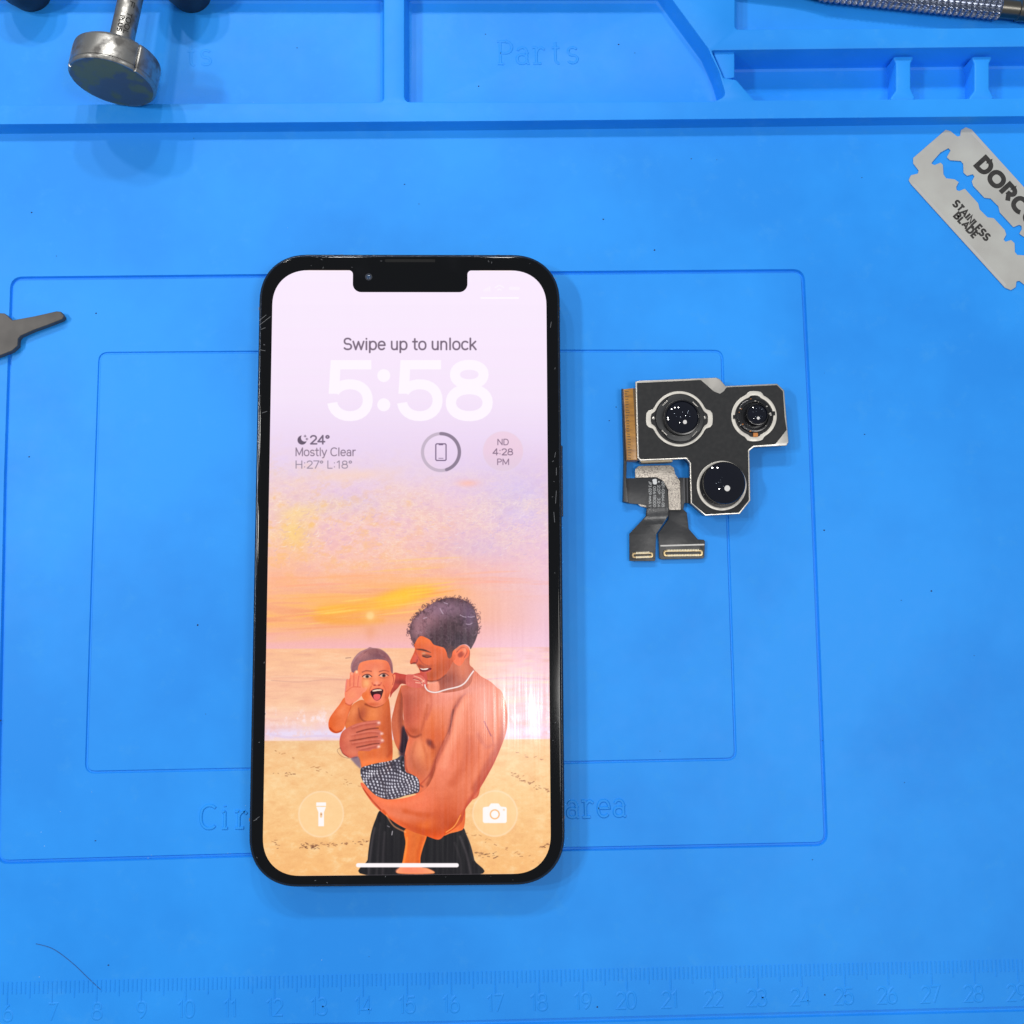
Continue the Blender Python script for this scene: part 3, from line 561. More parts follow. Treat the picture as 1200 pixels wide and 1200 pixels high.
    return np.clip(C, 0, 1)
# ================================================================ helpers
def node_mat(name, base, rough=.5, metal=0.0, spec=.5, coat=0.0):
    m = bpy.data.materials.new(name); m.use_nodes = True; b = m.node_tree.nodes['Principled BSDF']
    b.inputs['Base Color'].default_value = (*base, 1); b.inputs['Roughness'].default_value = rough; b.inputs['Metallic'].default_value = metal
    b.inputs['Specular IOR Level'].default_value = spec; b.inputs['Coat Weight'].default_value = coat
    return m
def add_noise(m, c2=None, scale=600, fac=(.4, .7), bump=0.0, bscale=None, stretch=None, detail=6, rough2=None, bdist=.0002):
    """procedural variation: second colour by noise, fine bump, roughness variation"""
    t = m.node_tree; N, L = t.nodes, t.links; b = N['Principled BSDF']; tc = N.new('ShaderNodeTexCoord'); mp = N.new('ShaderNodeMapping')
    L.new(tc.outputs['Object'], mp.inputs[0])
    if stretch: mp.inputs['Scale'].default_value = stretch
    n = N.new('ShaderNodeTexNoise'); n.inputs['Scale'].default_value = scale; n.inputs['Detail'].default_value = detail; L.new(mp.outputs[0], n.inputs[0])
    r = N.new('ShaderNodeMapRange'); r.inputs[1].default_value, r.inputs[2].default_value = fac; L.new(n.outputs[0], r.inputs[0])
    if c2:
        mx = N.new('ShaderNodeMix'); mx.data_type = 'RGBA'; mx.inputs[6].default_value = b.inputs['Base Color'].default_value; mx.inputs[7].default_value = (*c2, 1)
        L.new(r.outputs[0], mx.inputs[0]); L.new(mx.outputs[2], b.inputs['Base Color'])
    if rough2 is not None:
        rr = N.new('ShaderNodeMapRange'); rr.inputs[3].default_value = b.inputs['Roughness'].default_value; rr.inputs[4].default_value = rough2
        L.new(r.outputs[0], rr.inputs[0]); L.new(rr.outputs[0], b.inputs['Roughness'])
    if bump:
        n2 = N.new('ShaderNodeTexNoise'); n2.inputs['Scale'].default_value = bscale or scale; n2.inputs['Detail'].default_value = 4; L.new(mp.outputs[0], n2.inputs[0])
        bp = N.new('ShaderNodeBump'); bp.inputs['Strength'].default_value = bump; bp.inputs['Distance'].default_value = bdist
        L.new(n2.outputs[0], bp.inputs['Height']); L.new(bp.outputs[0], b.inputs['Normal'])
    return m
def link(o, parent=None):
    scene.collection.objects.link(o)
    if parent is not None: o.parent = parent
    return o
def thing(name, label, cat, group=None):
    o = link(bpy.data.objects.new(name, None)); o['label'] = label; o['category'] = cat; o.empty_display_size = .01
    if group: o['group'] = group
    return o
def mesh(name, V, Fc, mat, parent=None, smooth=False, label=None, kind=None):
    me = bpy.data.meshes.new(name); me.from_pydata([(x * U, y * U, z * U) for x, y, z in V], [], Fc)
    if mat: me.materials.append(mat)
    bm = bmesh.new(); bm.from_mesh(me); bmesh.ops.remove_doubles(bm, verts=bm.verts, dist=1e-7); bmesh.ops.dissolve_degenerate(bm, dist=1e-8, edges=bm.edges)
    bmesh.ops.recalc_face_normals(bm, faces=bm.faces); bm.to_mesh(me); bm.free()
    o = link(bpy.data.objects.new(name, me), parent)
    if smooth:
        me.shade_smooth(); me.set_sharp_from_angle(angle=math.radians(35))
    if label: o['label'] = label
    if kind: o['kind'] = kind
    return o
class MB:
    def __init__(s): s.V = []; s.F = []
    def v(s, p): s.V.append(p); return len(s.V) - 1
    def loop(s, pts, z): return [s.v((x, y, z)) for x, y in pts]
    def bridge(s, a, b):
        n = len(a)
        for i in range(n): s.F.append((a[i], a[(i + 1) % n], b[(i + 1) % n], b[i]))
    def cap(s, outer, holes, z, zf=None):
        """flat face set inside outer minus holes; exact boundary points are kept"""
        P2 = []; E_ = []
        for lp in [outer] + list(holes):
            k = len(P2); P2 += [Vector(p) for p in lp]; n = len(lp); E_ += [(k + i, k + (i + 1) % n) for i in range(n)]
        vs, es, fs, *_ = geometry.delaunay_2d_cdt(P2, E_, [], 0, 1e-7)
        idx = [s.v((p[0], p[1], z if zf is None else zf(p[0], p[1]))) for p in vs]
        loops = [outer] + list(holes)
        for f in fs:
            cx = sum(vs[i][0] for i in f) / len(f); cy = sum(vs[i][1] for i in f) / len(f); c = False
            for lp in loops:
                if inside(cx, cy, lp): c = not c
            if c: s.F.append(tuple(idx[i] for i in f))
    def build(s, name, mat, parent=None, **k): return mesh(name, s.V, s.F, mat, parent, **k)
    def box(s, x0, x1, y0, y1, z0, z1):
        a = s.loop([(x0, y0), (x1, y0), (x1, y1), (x0, y1)], z0); b = s.loop([(x0, y0), (x1, y0), (x1, y1), (x0, y1)], z1)
        s.bridge(a, b); s.F.append(tuple(a[::-1])); s.F.append(tuple(b))
def inside(x, y, lp):
    c = False; n = len(lp); j = n - 1
    for i in range(n):
        (xi, yi), (xj, yj) = lp[i], lp[j]
        if (yi > y) != (yj > y) and x < (xj - xi) * (y - yi) / (yj - yi) + xi: c = not c
        j = i
    return c
def area(lp): return .5 * sum(lp[i][0] * lp[(i + 1) % len(lp)][1] - lp[(i + 1) % len(lp)][0] * lp[i][1] for i in range(len(lp)))
def ccw(lp): return list(lp) if area(lp) > 0 else list(lp)[::-1]
def offset(lp, d):
    """mitred offset of a ccw loop, d > 0 shrinks it"""
    n = len(lp); o = []
    for i in range(n):
        a, b, c = Vector(lp[i - 1]), Vector(lp[i]), Vector(lp[(i + 1) % n])
        e1, e2 = (b - a).normalized(), (c - b).normalized(); n1, n2 = Vector((-e1.y, e1.x)), Vector((-e2.y, e2.x))
        m = n1 + n2; l = m.length
        m = n1 if l < 1e-6 else m / l; k = max(.5, m.dot(n1)); q = b + m * (d / k); o.append((q.x, q.y))
    return o
def rounded(pts, r, seg=5):
    """round the corners of a polygon; r a number or a list"""
    n = len(pts); o = []
    for i in range(n):
        p, a, b = Vector(pts[i]), Vector(pts[i - 1]), Vector(pts[(i + 1) % n]); rr = r[i] if isinstance(r, (list, tuple)) else r
        da, db = (a - p), (b - p); la, lb = da.length, db.length; da.normalize(); db.normalize()
        ang = math.acos(max(-1, min(1, da.dot(db))))
        t = min(rr / max(1e-6, math.tan(ang / 2)), la * .48, lb * .48)
        if rr <= 0 or t < 1e-5: o.append((p.x, p.y)); continue
        s, e = p + da * t, p + db * t
        for k in range(seg + 1):
            u = k / seg; q = s * (1 - u) ** 2 + p * 2 * u * (1 - u) + e * u * u; o.append((q.x, q.y))
    return o
def prism(m, outer, z0, z1, bev=0.0, holes=(), bottom=False, seg=3):
    """solid with a rounded top edge"""
    outer = ccw(outer); L0 = m.loop(outer, z0); prev = L0; top = outer
    prof = [(bev * (1 - math.cos(math.radians(90 * k / seg))), z1 - bev + bev * math.sin(math.radians(90 * k / seg))) for k in range(seg + 1)] if bev > 0 else [(0, z1)]
    for d, z in prof:
        lp = offset(outer, d) if d > 0 else outer; c = m.loop(lp, z); m.bridge(prev, c); prev = c; top = lp
    hs = []
    for h in holes:
        h = ccw(h); prev = m.loop(h, z0)
        for d, z in prof:
            lp = offset(h, -d) if d > 0 else h; c = m.loop(lp, z); m.bridge(prev, c); prev = c; hh = lp
        hs.append(hh)
    m.cap(top, hs, z1)
    if bottom: m.cap(outer, [ccw(h) for h in holes], z0)
    return m
def circle(cx, cy, r, n=48, ry=None, a0=0): return [(cx + r * math.cos(a0 + 2 * math.pi * i / n), cy + (ry or r) * math.sin(a0 + 2 * math.pi * i / n)) for i in range(n)]
def lathe(m, prof, cx, cy, n=64):
    """prof: (r, z) from outside/bottom to centre/top"""
    prev = None
    for r, z in prof:
        if r < 1e-5:
            c = m.v((cx, cy, z))
            for i in range(n): m.F.append((prev[i], prev[(i + 1) % n], c))
            return
        cur = m.loop(circle(cx, cy, r, n), z)
        if prev: m.bridge(prev, cur)
        prev = cur
def ribbon_side(l, w):
    """left and right edges of a polyline of width w with mitred joins"""
    n = len(l); A = []; B = []; closed = n > 3 and math.hypot(l[0][0] - l[-1][0], l[0][1] - l[-1][1]) < 1e-6
    for i in range(n):
        p = Vector(l[i]); a = Vector(l[i - 1]) if i > 0 else (Vector(l[-2]) if closed else None); b = Vector(l[i + 1]) if i < n - 1 else (Vector(l[1]) if closed else None)
        e1 = (p - a).normalized() if a is not None else (b - p).normalized(); e2 = (b - p).normalized() if b is not None else e1
        n1, n2 = Vector((-e1.y, e1.x)), Vector((-e2.y, e2.x)); mm = n1 + n2
        mm = n1 if mm.length < 1e-4 else mm.normalized(); k = max(.55, mm.dot(n1)); d = mm * (w / 2 / k)
        A.append((p.x + d.x, p.y + d.y)); B.append((p.x - d.x, p.y - d.y))
    return A, B
def flat_strokes(m, lines, w, z, lift=.0004):
    for k, l in enumerate(lines):
        if len(l) < 2: continue
        A, B = ribbon_side(l, w); zz = z + lift * (k % 6)
        a = [m.v((x, y, zz)) for x, y in A]; b = [m.v((x, y, zz)) for x, y in B]
        for i in range(len(a) - 1): m.F.append((a[i], b[i], b[i + 1], a[i + 1]))
def emboss(m, lines, w, z, h, top=.45, lift=.0006):
    """raised strokes with sloping sides, standing on level z"""
    for k, l in enumerate(lines):
        if len(l) < 2: continue
        A, B = ribbon_side(l, w); A2, B2 = ribbon_side(l, w * top); hh = h + lift * (k % 5)
        a = [m.v((x, y, z - .004)) for x, y in A]; b = [m.v((x, y, z - .004)) for x, y in B]; c = [m.v((x, y, z + hh)) for x, y in A2]; d = [m.v((x, y, z + hh)) for x, y in B2]
        for i in range(len(a) - 1):
            m.F += [(a[i], c[i], c[i + 1], a[i + 1]), (c[i], d[i], d[i + 1], c[i + 1]), (d[i], b[i], b[i + 1], d[i + 1])]
        m.F += [(a[0], b[0], d[0], c[0]), (a[-1], c[-1], d[-1], b[-1])]

# ================================================================ bench and mat
wood = add_noise(node_mat('bench_laminate', (.32, .30, .27), .5), (.24, .22, .2), 40, bump=.1)
mb = MB(); mb.box(-70, 70, -50, 45, -4, -.66); o = mb.build('workbench', wood); o['kind'] = 'structure'; o['label'] = 'plain bench top under the blue mat'

silicone = node_mat('blue_silicone', (.014, .298, .84), .5, spec=.3)
t = silicone.node_tree; N, L = t.nodes, t.links; b = N['Principled BSDF']; tc = N.new('ShaderNodeTexCoord')
n = N.new('ShaderNodeTexNoise'); n.inputs['Scale'].default_value = 14; n.inputs['Detail'].default_value = 5; n.inputs['Roughness'].default_value = .6; L.new(tc.outputs['Object'], n.inputs[0])
cr = N.new('ShaderNodeValToRGB'); cr.color_ramp.elements[0].position = .40; cr.color_ramp.elements[0].color = (.012, .252, .80, 1); cr.color_ramp.elements[1].position = .60; cr.color_ramp.elements[1].color = (.018, .302, .90, 1)
L.new(n.outputs[0], cr.inputs[0])
n3 = N.new('ShaderNodeTexNoise'); n3.inputs['Scale'].default_value = 130; n3.inputs['Detail'].default_value = 8; n3.inputs['Roughness'].default_value = .75; L.new(tc.outputs['Object'], n3.inputs[0])
mr = N.new('ShaderNodeMapRange'); mr.inputs[1].default_value = .55; mr.inputs[2].default_value = .72; mr.inputs[4].default_value = .28; L.new(n3.outputs[0], mr.inputs[0])
mx = N.new('ShaderNodeMix'); mx.data_type = 'RGBA'; mx.inputs[7].default_value = (.06, .35, .80, 1); L.new(mr.outputs[0], mx.inputs[0]); L.new(cr.outputs[0], mx.inputs[6])
# small dark specks of dust
vo = N.new('ShaderNodeTexVoronoi'); vo.inputs['Scale'].default_value = 55; L.new(tc.outputs['Object'], vo.inputs[0])
lt = N.new('ShaderNodeMath'); lt.operation = 'LESS_THAN'; lt.inputs[1].default_value = .018; L.new(vo.outputs['Distance'], lt.inputs[0])
sp = N.new('ShaderNodeSeparateColor'); L.new(vo.outputs['Color'], sp.inputs[0]); g2 = N.new('ShaderNodeMath'); g2.operation = 'GREATER_THAN'; g2.inputs[1].default_value = .86; L.new(sp.outputs[0], g2.inputs[0])
mm_ = N.new('ShaderNodeMath'); mm_.operation = 'MULTIPLY'; L.new(lt.outputs[0], mm_.inputs[0]); L.new(g2.outputs[0], mm_.inputs[1])
mx2 = N.new('ShaderNodeMix'); mx2.data_type = 'RGBA'; mx2.inputs[7].default_value = (.02, .07, .2, 1); L.new(mm_.outputs[0], mx2.inputs[0]); L.new(mx.outputs[2], mx2.inputs[6]); L.new(mx2.outputs[2], b.inputs['Base Color'])
rr = N.new('ShaderNodeMapRange'); rr.inputs[1].default_value = .3; rr.inputs[2].default_value = .75; rr.inputs[3].default_value = .46; rr.inputs[4].default_value = .58; L.new(n3.outputs[0], rr.inputs[0]); L.new(rr.outputs[0], b.inputs['Roughness'])
nb = N.new('ShaderNodeTexNoise'); nb.inputs['Scale'].default_value = 2600; nb.inputs['Detail'].default_value = 3; L.new(tc.outputs['Object'], nb.inputs[0])
bp = N.new('ShaderNodeBump'); bp.inputs['Strength'].default_value = .18; bp.inputs['Distance'].default_value = .00006; L.new(nb.outputs[0], bp.inputs['Height'])
nb2 = N.new('ShaderNodeTexNoise'); nb2.inputs['Scale'].default_value = 28; nb2.inputs['Detail'].default_value = 2; L.new(tc.outputs['Object'], nb2.inputs[0])
bp2 = N.new('ShaderNodeBump'); bp2.inputs['Strength'].default_value = .15; bp2.inputs['Distance'].default_value = .0005; L.new(nb2.outputs[0], bp2.inputs['Height']); L.new(bp.outputs[0], bp2.inputs['Normal']); L.new(bp2.outputs[0], b.inputs['Normal'])

RIM, FLOOR, FLO2 = .35, -.5, -.22
mat = thing('repair_mat', 'bright blue silicone repair mat with moulded trays, ruler and framed work area, under everything', 'mat')
m = MB()
XW, XE = -20.5, 24.5
def ext(pts, x):                                # extend a photo line in world to x
    (x0, y0), (x1, y1) = pts; return y0 + (y1 - y0) * (x - x0) / (x1 - x0)
padN = PP([(0, 157), (600, 152.5), (1200, 145)], 0)
rimS = PP([(0, 145.5), (600, 141.5), (1200, 136)], RIM)
south = PP([(100, 1203), (500, 1197), (1200, 1179)], 0)
padN = [(XW, ext(padN[:2], XW))] + padN + [(XE, ext(padN[1:], XE))]
rimS = [(XW, ext(rimS[:2], XW))] + rimS + [(XE, ext(rimS[1:], XE))]
south = [(XW, ext(south[:2], XW))] + south + [(XE, ext(south[1:], XE))]
pad = ccw(south + padN[::-1])
# groove rings
def ring_groove(rc, w, d):
    """a closed groove centred on loop rc; returns outer and inner loops"""
    a, b2, c2, e = offset(rc, -w / 2), offset(rc, -w / 5), offset(rc, w / 5), offset(rc, w / 2)
    A, B, C_, E2 = m.loop(a, 0), m.loop(b2, -d), m.loop(c2, -d), m.loop(e, 0)
    m.bridge(A, B); m.bridge(B, C_); m.bridge(C_, E2); return a, e
outer_rc = ccw(rounded(PP([(14.5, 326.5), (300, 323.5), (650, 320), (940.5, 317.5), (948, 470), (968, 989), (700, 994.5), (400, 999), (-2, 1010.5), (7, 560)]), [.25, 0, 0, .25, 0, .25, 0, 0, .25, 0]))
inner_rc = ccw(rounded(PP([(117, 414), (480, 411), (846, 411.5), (853, 620), (862, 889.5), (500, 897), (101, 905), (109, 650)]), [.2, 0, .2, 0, .2, 0, .2, 0]))
oa, oi = ring_groove(outer_rc, .10, .075); ia, ii = ring_groove(inner_rc, .07, .036)
m.cap(pad, [oa], 0); m.cap(oi, [ia], 0); m.cap(ii, [], 0)
# step up from the pad to the tray rim, with a rounded lip and foot
def strip(lines):
    prev = None
    for pts, z in lines:
        cur = [m.v((x, y, z)) for x, y in pts]
        if prev:
            for i in range(len(cur) - 1): m.F.append((prev[i], prev[i + 1], cur[i + 1], cur[i]))
        prev = cur
sh = lambda l, d: [(x, y + d) for x, y in l]
lerp = lambda a, b3, t: [(p[0] + (q[0] - p[0]) * t, p[1] + (q[1] - p[1]) * t) for p, q in zip(a, b3)]
strip([(padN, 0), (sh(lerp(padN, rimS, .12), .0), .02), (lerp(padN, rimS, .75), RIM - .09), (lerp(padN, rimS, .9), RIM - .025), (rimS, RIM)])
# border south of the ruler, beyond a groove
strip([(south, 0), (sh(south, -.02), -.05), (sh(south, -.09), -.05), (sh(south, -.12), .01), (sh(south, -2.2), .01), (sh(south, -2.3), -.65)])
# side skirts
NY = 19.5
# tray region
zr = RIM
holeA = PP([(-600, -17), (449.5, -17), (449.5, 119), (-600, 127)], zr)
holeB = PP([(474, -17), (776, -17), (788, 0), (830, 57), (843, 86), (850.5, 112), (838, 118), (474, 119)], zr)
holeC = PP([(861.5, -260), (1800, -300), (1800, 29), (861.5, 34)], zr)
holeD = PP([(833, 59), (1800, 49), (1800, 111), (884, 117), (863, 93), (848.5, 91)], zr)
rA = ccw(rounded(holeA, .12)); rB = ccw(rounded(holeB, [.12, .1, 0, 0, .3, .15, .3, .15])); rC = ccw(rounded(holeC, .1)); rD = ccw(rounded(holeD, [.06, .1, .1, .1, .12, .05]))
def clampx(lp): return [(min(max(x, XW + .6), XE - .6), min(y, NY - .6)) for x, y in lp]
tops = []
for lp, fl in ((rA, FLO2), (rB, FLO2), (rC, -.12), (rD, FLOOR)):
    lp = clampx(lp); lp = [p for i, p in enumerate(lp) if math.hypot(p[0] - lp[i - 1][0], p[1] - lp[i - 1][1]) > 1e-4]
    o0 = offset(lp, -.045); tops.append(o0); prev = m.loop(o0, zr)
    for d, z in ((-.013, zr - .013), (0, zr - .045), (.05, fl + .10), (.08, fl + .03), (.14, fl)):
        q = offset(lp, d); c = m.loop(q, z); m.bridge(prev, c); prev = c
    m.cap(q, [], fl)
rim = ccw([(XE, NY), (XW, NY)] + rimS)
m.cap(rim, tops, RIM)
strip([([(XE, NY), (XW, NY)], RIM), ([(XE + .05, NY + .05), (XW - .05, NY + .05)], -.65)])
for xs_, s_ in ((XW, -1), (XE, 1)):
    yr = rimS[0][1] if s_ < 0 else rimS[-1][1]; yp = south[0][1] if s_ < 0 else south[-1][1]
    strip([([(xs_, NY), (xs_, yr)], RIM), ([(xs_, NY), (xs_, yr)], -.65)]); strip([([(xs_, yr), (xs_, yp)], 0), ([(xs_, yr), (xs_, yp)], -.65)])
body = m.build('mat_body', silicone, mat, smooth=True)
# low ribs inside the right-hand tray, flared at both ends
for x0 in (1050, 1142):
    r_ = MB(); pts = PP([(x0 - 4, 66), (x0 + 22, 65.5), (x0 + 17.5, 74), (x0 + 17.5, 104), (x0 + 24, 117), (x0 - 9, 118), (x0, 106), (x0, 74)], .08)
    prism(r_, rounded(pts, .08), FLOOR - .02, .08, .04); r_.build('tray_rib', silicone, mat, smooth=True)
r_ = MB(); prism(r_, rounded(PP([(835, 60), (861, 60), (861, 91), (849, 93)], .25), .05), FLOOR - .02, .25, .03); r_.build('tray_step', silicone, mat, smooth=True)
# ruler
pA, pB = P(9, 1151), P(1192, 1124.5); nA, nB = P(9, 1196.5), P(1192, 1172.5)
def rul(nn, a, b4): t_ = (nn - 6) / 23; return (a[0] + (b4[0] - a[0]) * t_, a[1] + (b4[1] - a[1]) * t_)
up = Vector((nA[0] - pA[0], nA[1] - pA[1])); dr = Vector((pB[0] - pA[0], pB[1] - pA[1])).normalized(); dn = Vector((dr.y, -dr.x))
tk = MB(); lines = []
for k in range(20, 330):
    x, y = rul(k / 10, pA, pB)
    Lk = .50 if k % 10 == 0 else (.36 if k % 5 == 0 else .26); lines.append([(x, y), (x + dn.x * Lk, y + dn.y * Lk)])
emboss(tk, lines, .044, 0, .012, .4, 0); tk.build('ruler_tick', silicone, mat, kind='stuff')
for k in range(3, 33):
    x, y = rul(k, nA, nB); s_ = str(k); ls, W = text_lines(s_, .36, .0); q = MB()
    emboss(q, place([[(a - W / 2, b_) for a, b_ in l] for l in ls], x, y, dr.x, dr.y), .075, 0, .011, .35); q.build('numeral', silicone, mat)
# words moulded in slab letters
def slab(word, h, mono):
    ls, _ = text_lines(word, h, 0, mono); x = 0
    sf = {'C': [], 'i': [(.0, 0, .24, 0), (.0, .72, .12, .72)], 'r': [(-.06, 0, .3, 0), (-.08, .72, .09, .72), (.3,.72,.44,.62)], 'a': [(.49, 0, .6, 0)], 'e': [], 'P': [(-.02, 0, .24, 0), (-.03, 1, .09, 1)], 't': [], 's': [], 'T': [(.2, 0, .42, 0)], 'o': [], 'l': [(0, 0, .24, 0)]}
    for ch in word:
        off = (mono - G[ch][0]) / 2
        for a0, b0, a1, b1 in sf.get(ch, []): ls.append([((x + off + a0) * h, b0 * h), ((x + off + a1) * h, b1 * h)])
        x += mono
    return ls
def word(s_, x0, y0, x1, y1, hpx, z, ht=.026, w=.09):
    a, b5 = P(x0, y0, z), P(x1, y1, z); Ln = math.hypot(b5[0] - a[0], b5[1] - a[1]); top_ = P(x0, y0 - hpx, z); h = top_[1] - a[1]
    q = MB(); emboss(q, place(slab(s_, h, Ln / len(s_) / h), a[0], a[1], b5[0] - a[0], b5[1] - a[1]), w, z, ht); q.build('lettering', silicone, mat)
word('Cir', 234, 971, 293, 970, 27, 0); word('area', 662, 958, 735, 956, 26, 0)
word('Parts', 583, 75, 681, 74, 26, FLO2, .011, .085); word('ts', 216, 77, 250, 76, 24, FLO2, .008, .085)

# ================================================================ phone
frame_m = add_noise(node_mat('graphite_steel', (.07, .078, .095), .2, metal=1.0), (.09, .09, .1), 900, (.55, .75), rough2=.45)
glass_m = node_mat('black_glass', (.002, .0022, .003), .06, spec=.28)
add_noise(glass_m, (.005, .0055, .007), 120, (.6, .9), rough2=.14)
t = glass_m.node_tree; N, L = t.nodes, t.links
pw = thing('smartphone', 'black smartphone lying face up, lit lock screen showing a man and baby on a beach', 'phone')
pw.location = (PHONE_C[0] * U, PHONE_C[1] * U, 0); pw.rotation_euler = (0, 0, PHONE_ANG)
def rrect(w, h, r, n=14, e=.9):
    o_ = []
    for sx, sy, a0 in ((1, 1, 0), (-1, 1, 90), (-1, -1, 180), (1, -1, 270)):
        for k in range(n + 1):
            a_ = math.radians(a0 + 90 * k / n); c_, s_ = math.cos(a_), math.sin(a_)
            o_.append((sx * (w / 2 - r) + r * math.copysign(abs(c_) ** e, c_), sy * (h / 2 - r) + r * math.copysign(abs(s_) ** e, s_)))
    return o_
PWD, PHT, PR = 7.13, 14.64, 1.15
ol = rrect(PWD, PHT, PR)
m = MB(); prev = m.loop(offset(ol, .05), .02); m.cap(offset(ol, .05), [], .02)
for d, z in ((.015, .035), (0, .06), (0, .68), (.008, .705), (.03, .722), (.055, .728)):
    c = m.loop(offset(ol, d), z); m.bridge(prev, c); prev = c
m.cap(offset(ol, .055), [], .728); m.build('frame', frame_m, pw, smooth=True)
g = offset(ol, .05); m = MB(); prev = m.loop(g, .728)
for d, z in ((0, .735), (.008, .752), (.025, .764), (.05, .768)):
    c = m.loop(offset(g, d), z); m.bridge(prev, c); prev = c
m.cap(offset(g, .05), [], .768); m.build('cover_glass', glass_m, pw, smooth=True)
# display with the notch cut out
sc_l = rrect(SCR_W, SCR_H, .86)
xl, yt = to_phone(413.6, 318); xr, yb_ = to_phone(547.8, 342.5); yT = SCR_H / 2 + SCR_OY; rc = .2
def arc(cx, cy, r, a0, a1, n=7): return [(cx + r * math.cos(math.radians(a0 + (a1 - a0) * i / n)), cy + r * math.sin(math.radians(a0 + (a1 - a0) * i / n))) for i in range(n + 1)]
notch = (arc(xr + .1, yT - .1, .1, 90, 180) + arc(xr - rc, yb_ + rc, rc, 0, -90) + arc(xl + rc, yb_ + rc, rc, -90, -180) + arc(xl - .1, yT - .1, .1, 0, 90))
k = 15                                            # after the first corner, along the top edge
dl = [(x, y + SCR_OY) for x, y in sc_l[:k]] + notch + [(x, y + SCR_OY) for x, y in sc_l[k:]]
m = MB(); m.cap(dl, [], .7705); disp_o = m.build('display', None, pw)
me = disp_o.data; uv = me.uv_layers.new(name='picture')
for lp in me.loops:
    co = me.vertices[lp.vertex_index].co; uv.data[lp.index].uv = (co.x / U / SCR_W + .5, (co.y / U - SCR_OY) / SCR_H + .5)
pic = paint_screen()
img = bpy.data.images.new('lock_screen', CW, CH, alpha=False); buf = np.ones((CH, CW, 4), np.float32); buf[..., :3] = pic[::-1]; img.pixels.foreach_set(buf.ravel()); img.update(); img.pack()
dm = node_mat('lit_display', (.003, .003, .0035), .2, spec=.3); t = dm.node_tree; N, L = t.nodes, t.links; b = N['Principled BSDF']
ti = N.new('ShaderNodeTexImage'); ti.image = img; ti.interpolation = 'Cubic'; L.new(ti.outputs[0], b.inputs['Emission Color']); b.inputs['Emission Strength'].default_value = 1.0
tc = N.new('ShaderNodeTexCoord'); mp = N.new('ShaderNodeMapping'); mp.inputs['Scale'].default_value = (1400, 40, 1); L.new(tc.outputs['Object'], mp.inputs[0])
n = N.new('ShaderNodeTexNoise'); n.inputs['Scale'].default_value = 1; n.inputs['Detail'].default_value = 5; L.new(mp.outputs[0], n.inputs[0])
bp = N.new('ShaderNodeBump'); bp.inputs['Strength'].default_value = .3; bp.inputs['Distance'].default_value = .00003; L.new(n.outputs[0], bp.inputs['Height']); L.new(bp.outputs[0], b.inputs['Normal'])
n4 = N.new('ShaderNodeTexNoise'); n4.inputs['Scale'].default_value = 1; n4.inputs['Detail'].default_value = 3; L.new(mp.outputs[0], n4.inputs[0])
r4 = N.new('ShaderNodeMapRange'); r4.inputs[1].default_value = .35; r4.inputs[2].default_value = .65; r4.inputs[3].default_value = .13; r4.inputs[4].default_value = .24; L.new(n4.outputs[0], r4.inputs[0]); L.new(r4.outputs[0], b.inputs['Roughness'])
me.materials.append(dm)
def pl(x, y): return to_phone(x, y)
# earpiece slot, front camera, sensor dots
slot_m = node_mat('slot_black', (.002, .002, .002), .9)
m = MB(); a_, c_ = pl(451, 305.5), pl(510, 305.5); prism(m, rounded([(a_[0], a_[1] - .035), (c_[0], a_[1] - .035), (c_[0], a_[1] + .035), (a_[0], a_[1] + .035)], .034), .768, .7705, 0); m.build('earpiece_slot', slot_m, pw)
m = MB(); cx_, cy_ = pl(432, 324.5); lathe(m, [(.085, .7685), (.084, .771), (.07, .771), (.0, .771)], cx_, cy_, 32); fc = m.build('front_camera', node_mat('camera_ring', (.012, .016, .028), .35), pw, smooth=True)
m = MB(); lathe(m, [(.05, .7712), (.045, .775), (.025, .779), (0, .7805)], cx_, cy_, 24); m.build('camera_lens', node_mat('tiny_lens', (.02, .05, .11), .08, spec=.9), fc, smooth=True)
m = MB(); xx_, y0_ = PWD / 2, pl(660, 520)[1]; y1_ = pl(660, 604)[1]
prism(m, rounded([(xx_ - .02, y1_), (xx_ + .045, y1_), (xx_ + .045, y0_), (xx_ - .02, y0_)], .02), .24, .52, .02, bottom=True); m.build('side_button', frame_m, pw, smooth=True)
for y0v, y1v in ((418, 446), (470, 518), (530, 578)):
    m = MB(); a_, c_ = pl(300, y0v)[1], pl(300, y1v)[1]; prism(m, rounded([(-xx_ - .04, c_), (-xx_ + .02, c_), (-xx_ + .02, a_), (-xx_ - .04, a_)], .02), .26, .5, .02, bottom=True); m.build('volume_button', frame_m, pw, smooth=True)
ant = node_mat('antenna_grey', (.16, .16, .17), .5)
for sx in (-1, 1):
    for yy in (PHT / 2 - 1.35, -PHT / 2 + 1.45):
        m = MB(); m.box(sx * PWD / 2 - .012, sx * PWD / 2 + .003, yy, yy + .07, .06, .69); m.build('antenna_line', ant, pw)
for xx in (-PWD / 2 + 1.9, PWD / 2 - 1.5):
    m = MB(); m.box(xx, xx + .07, PHT / 2 - .012, PHT / 2 + .003, .06, .69); m.build('antenna_line', ant, pw)
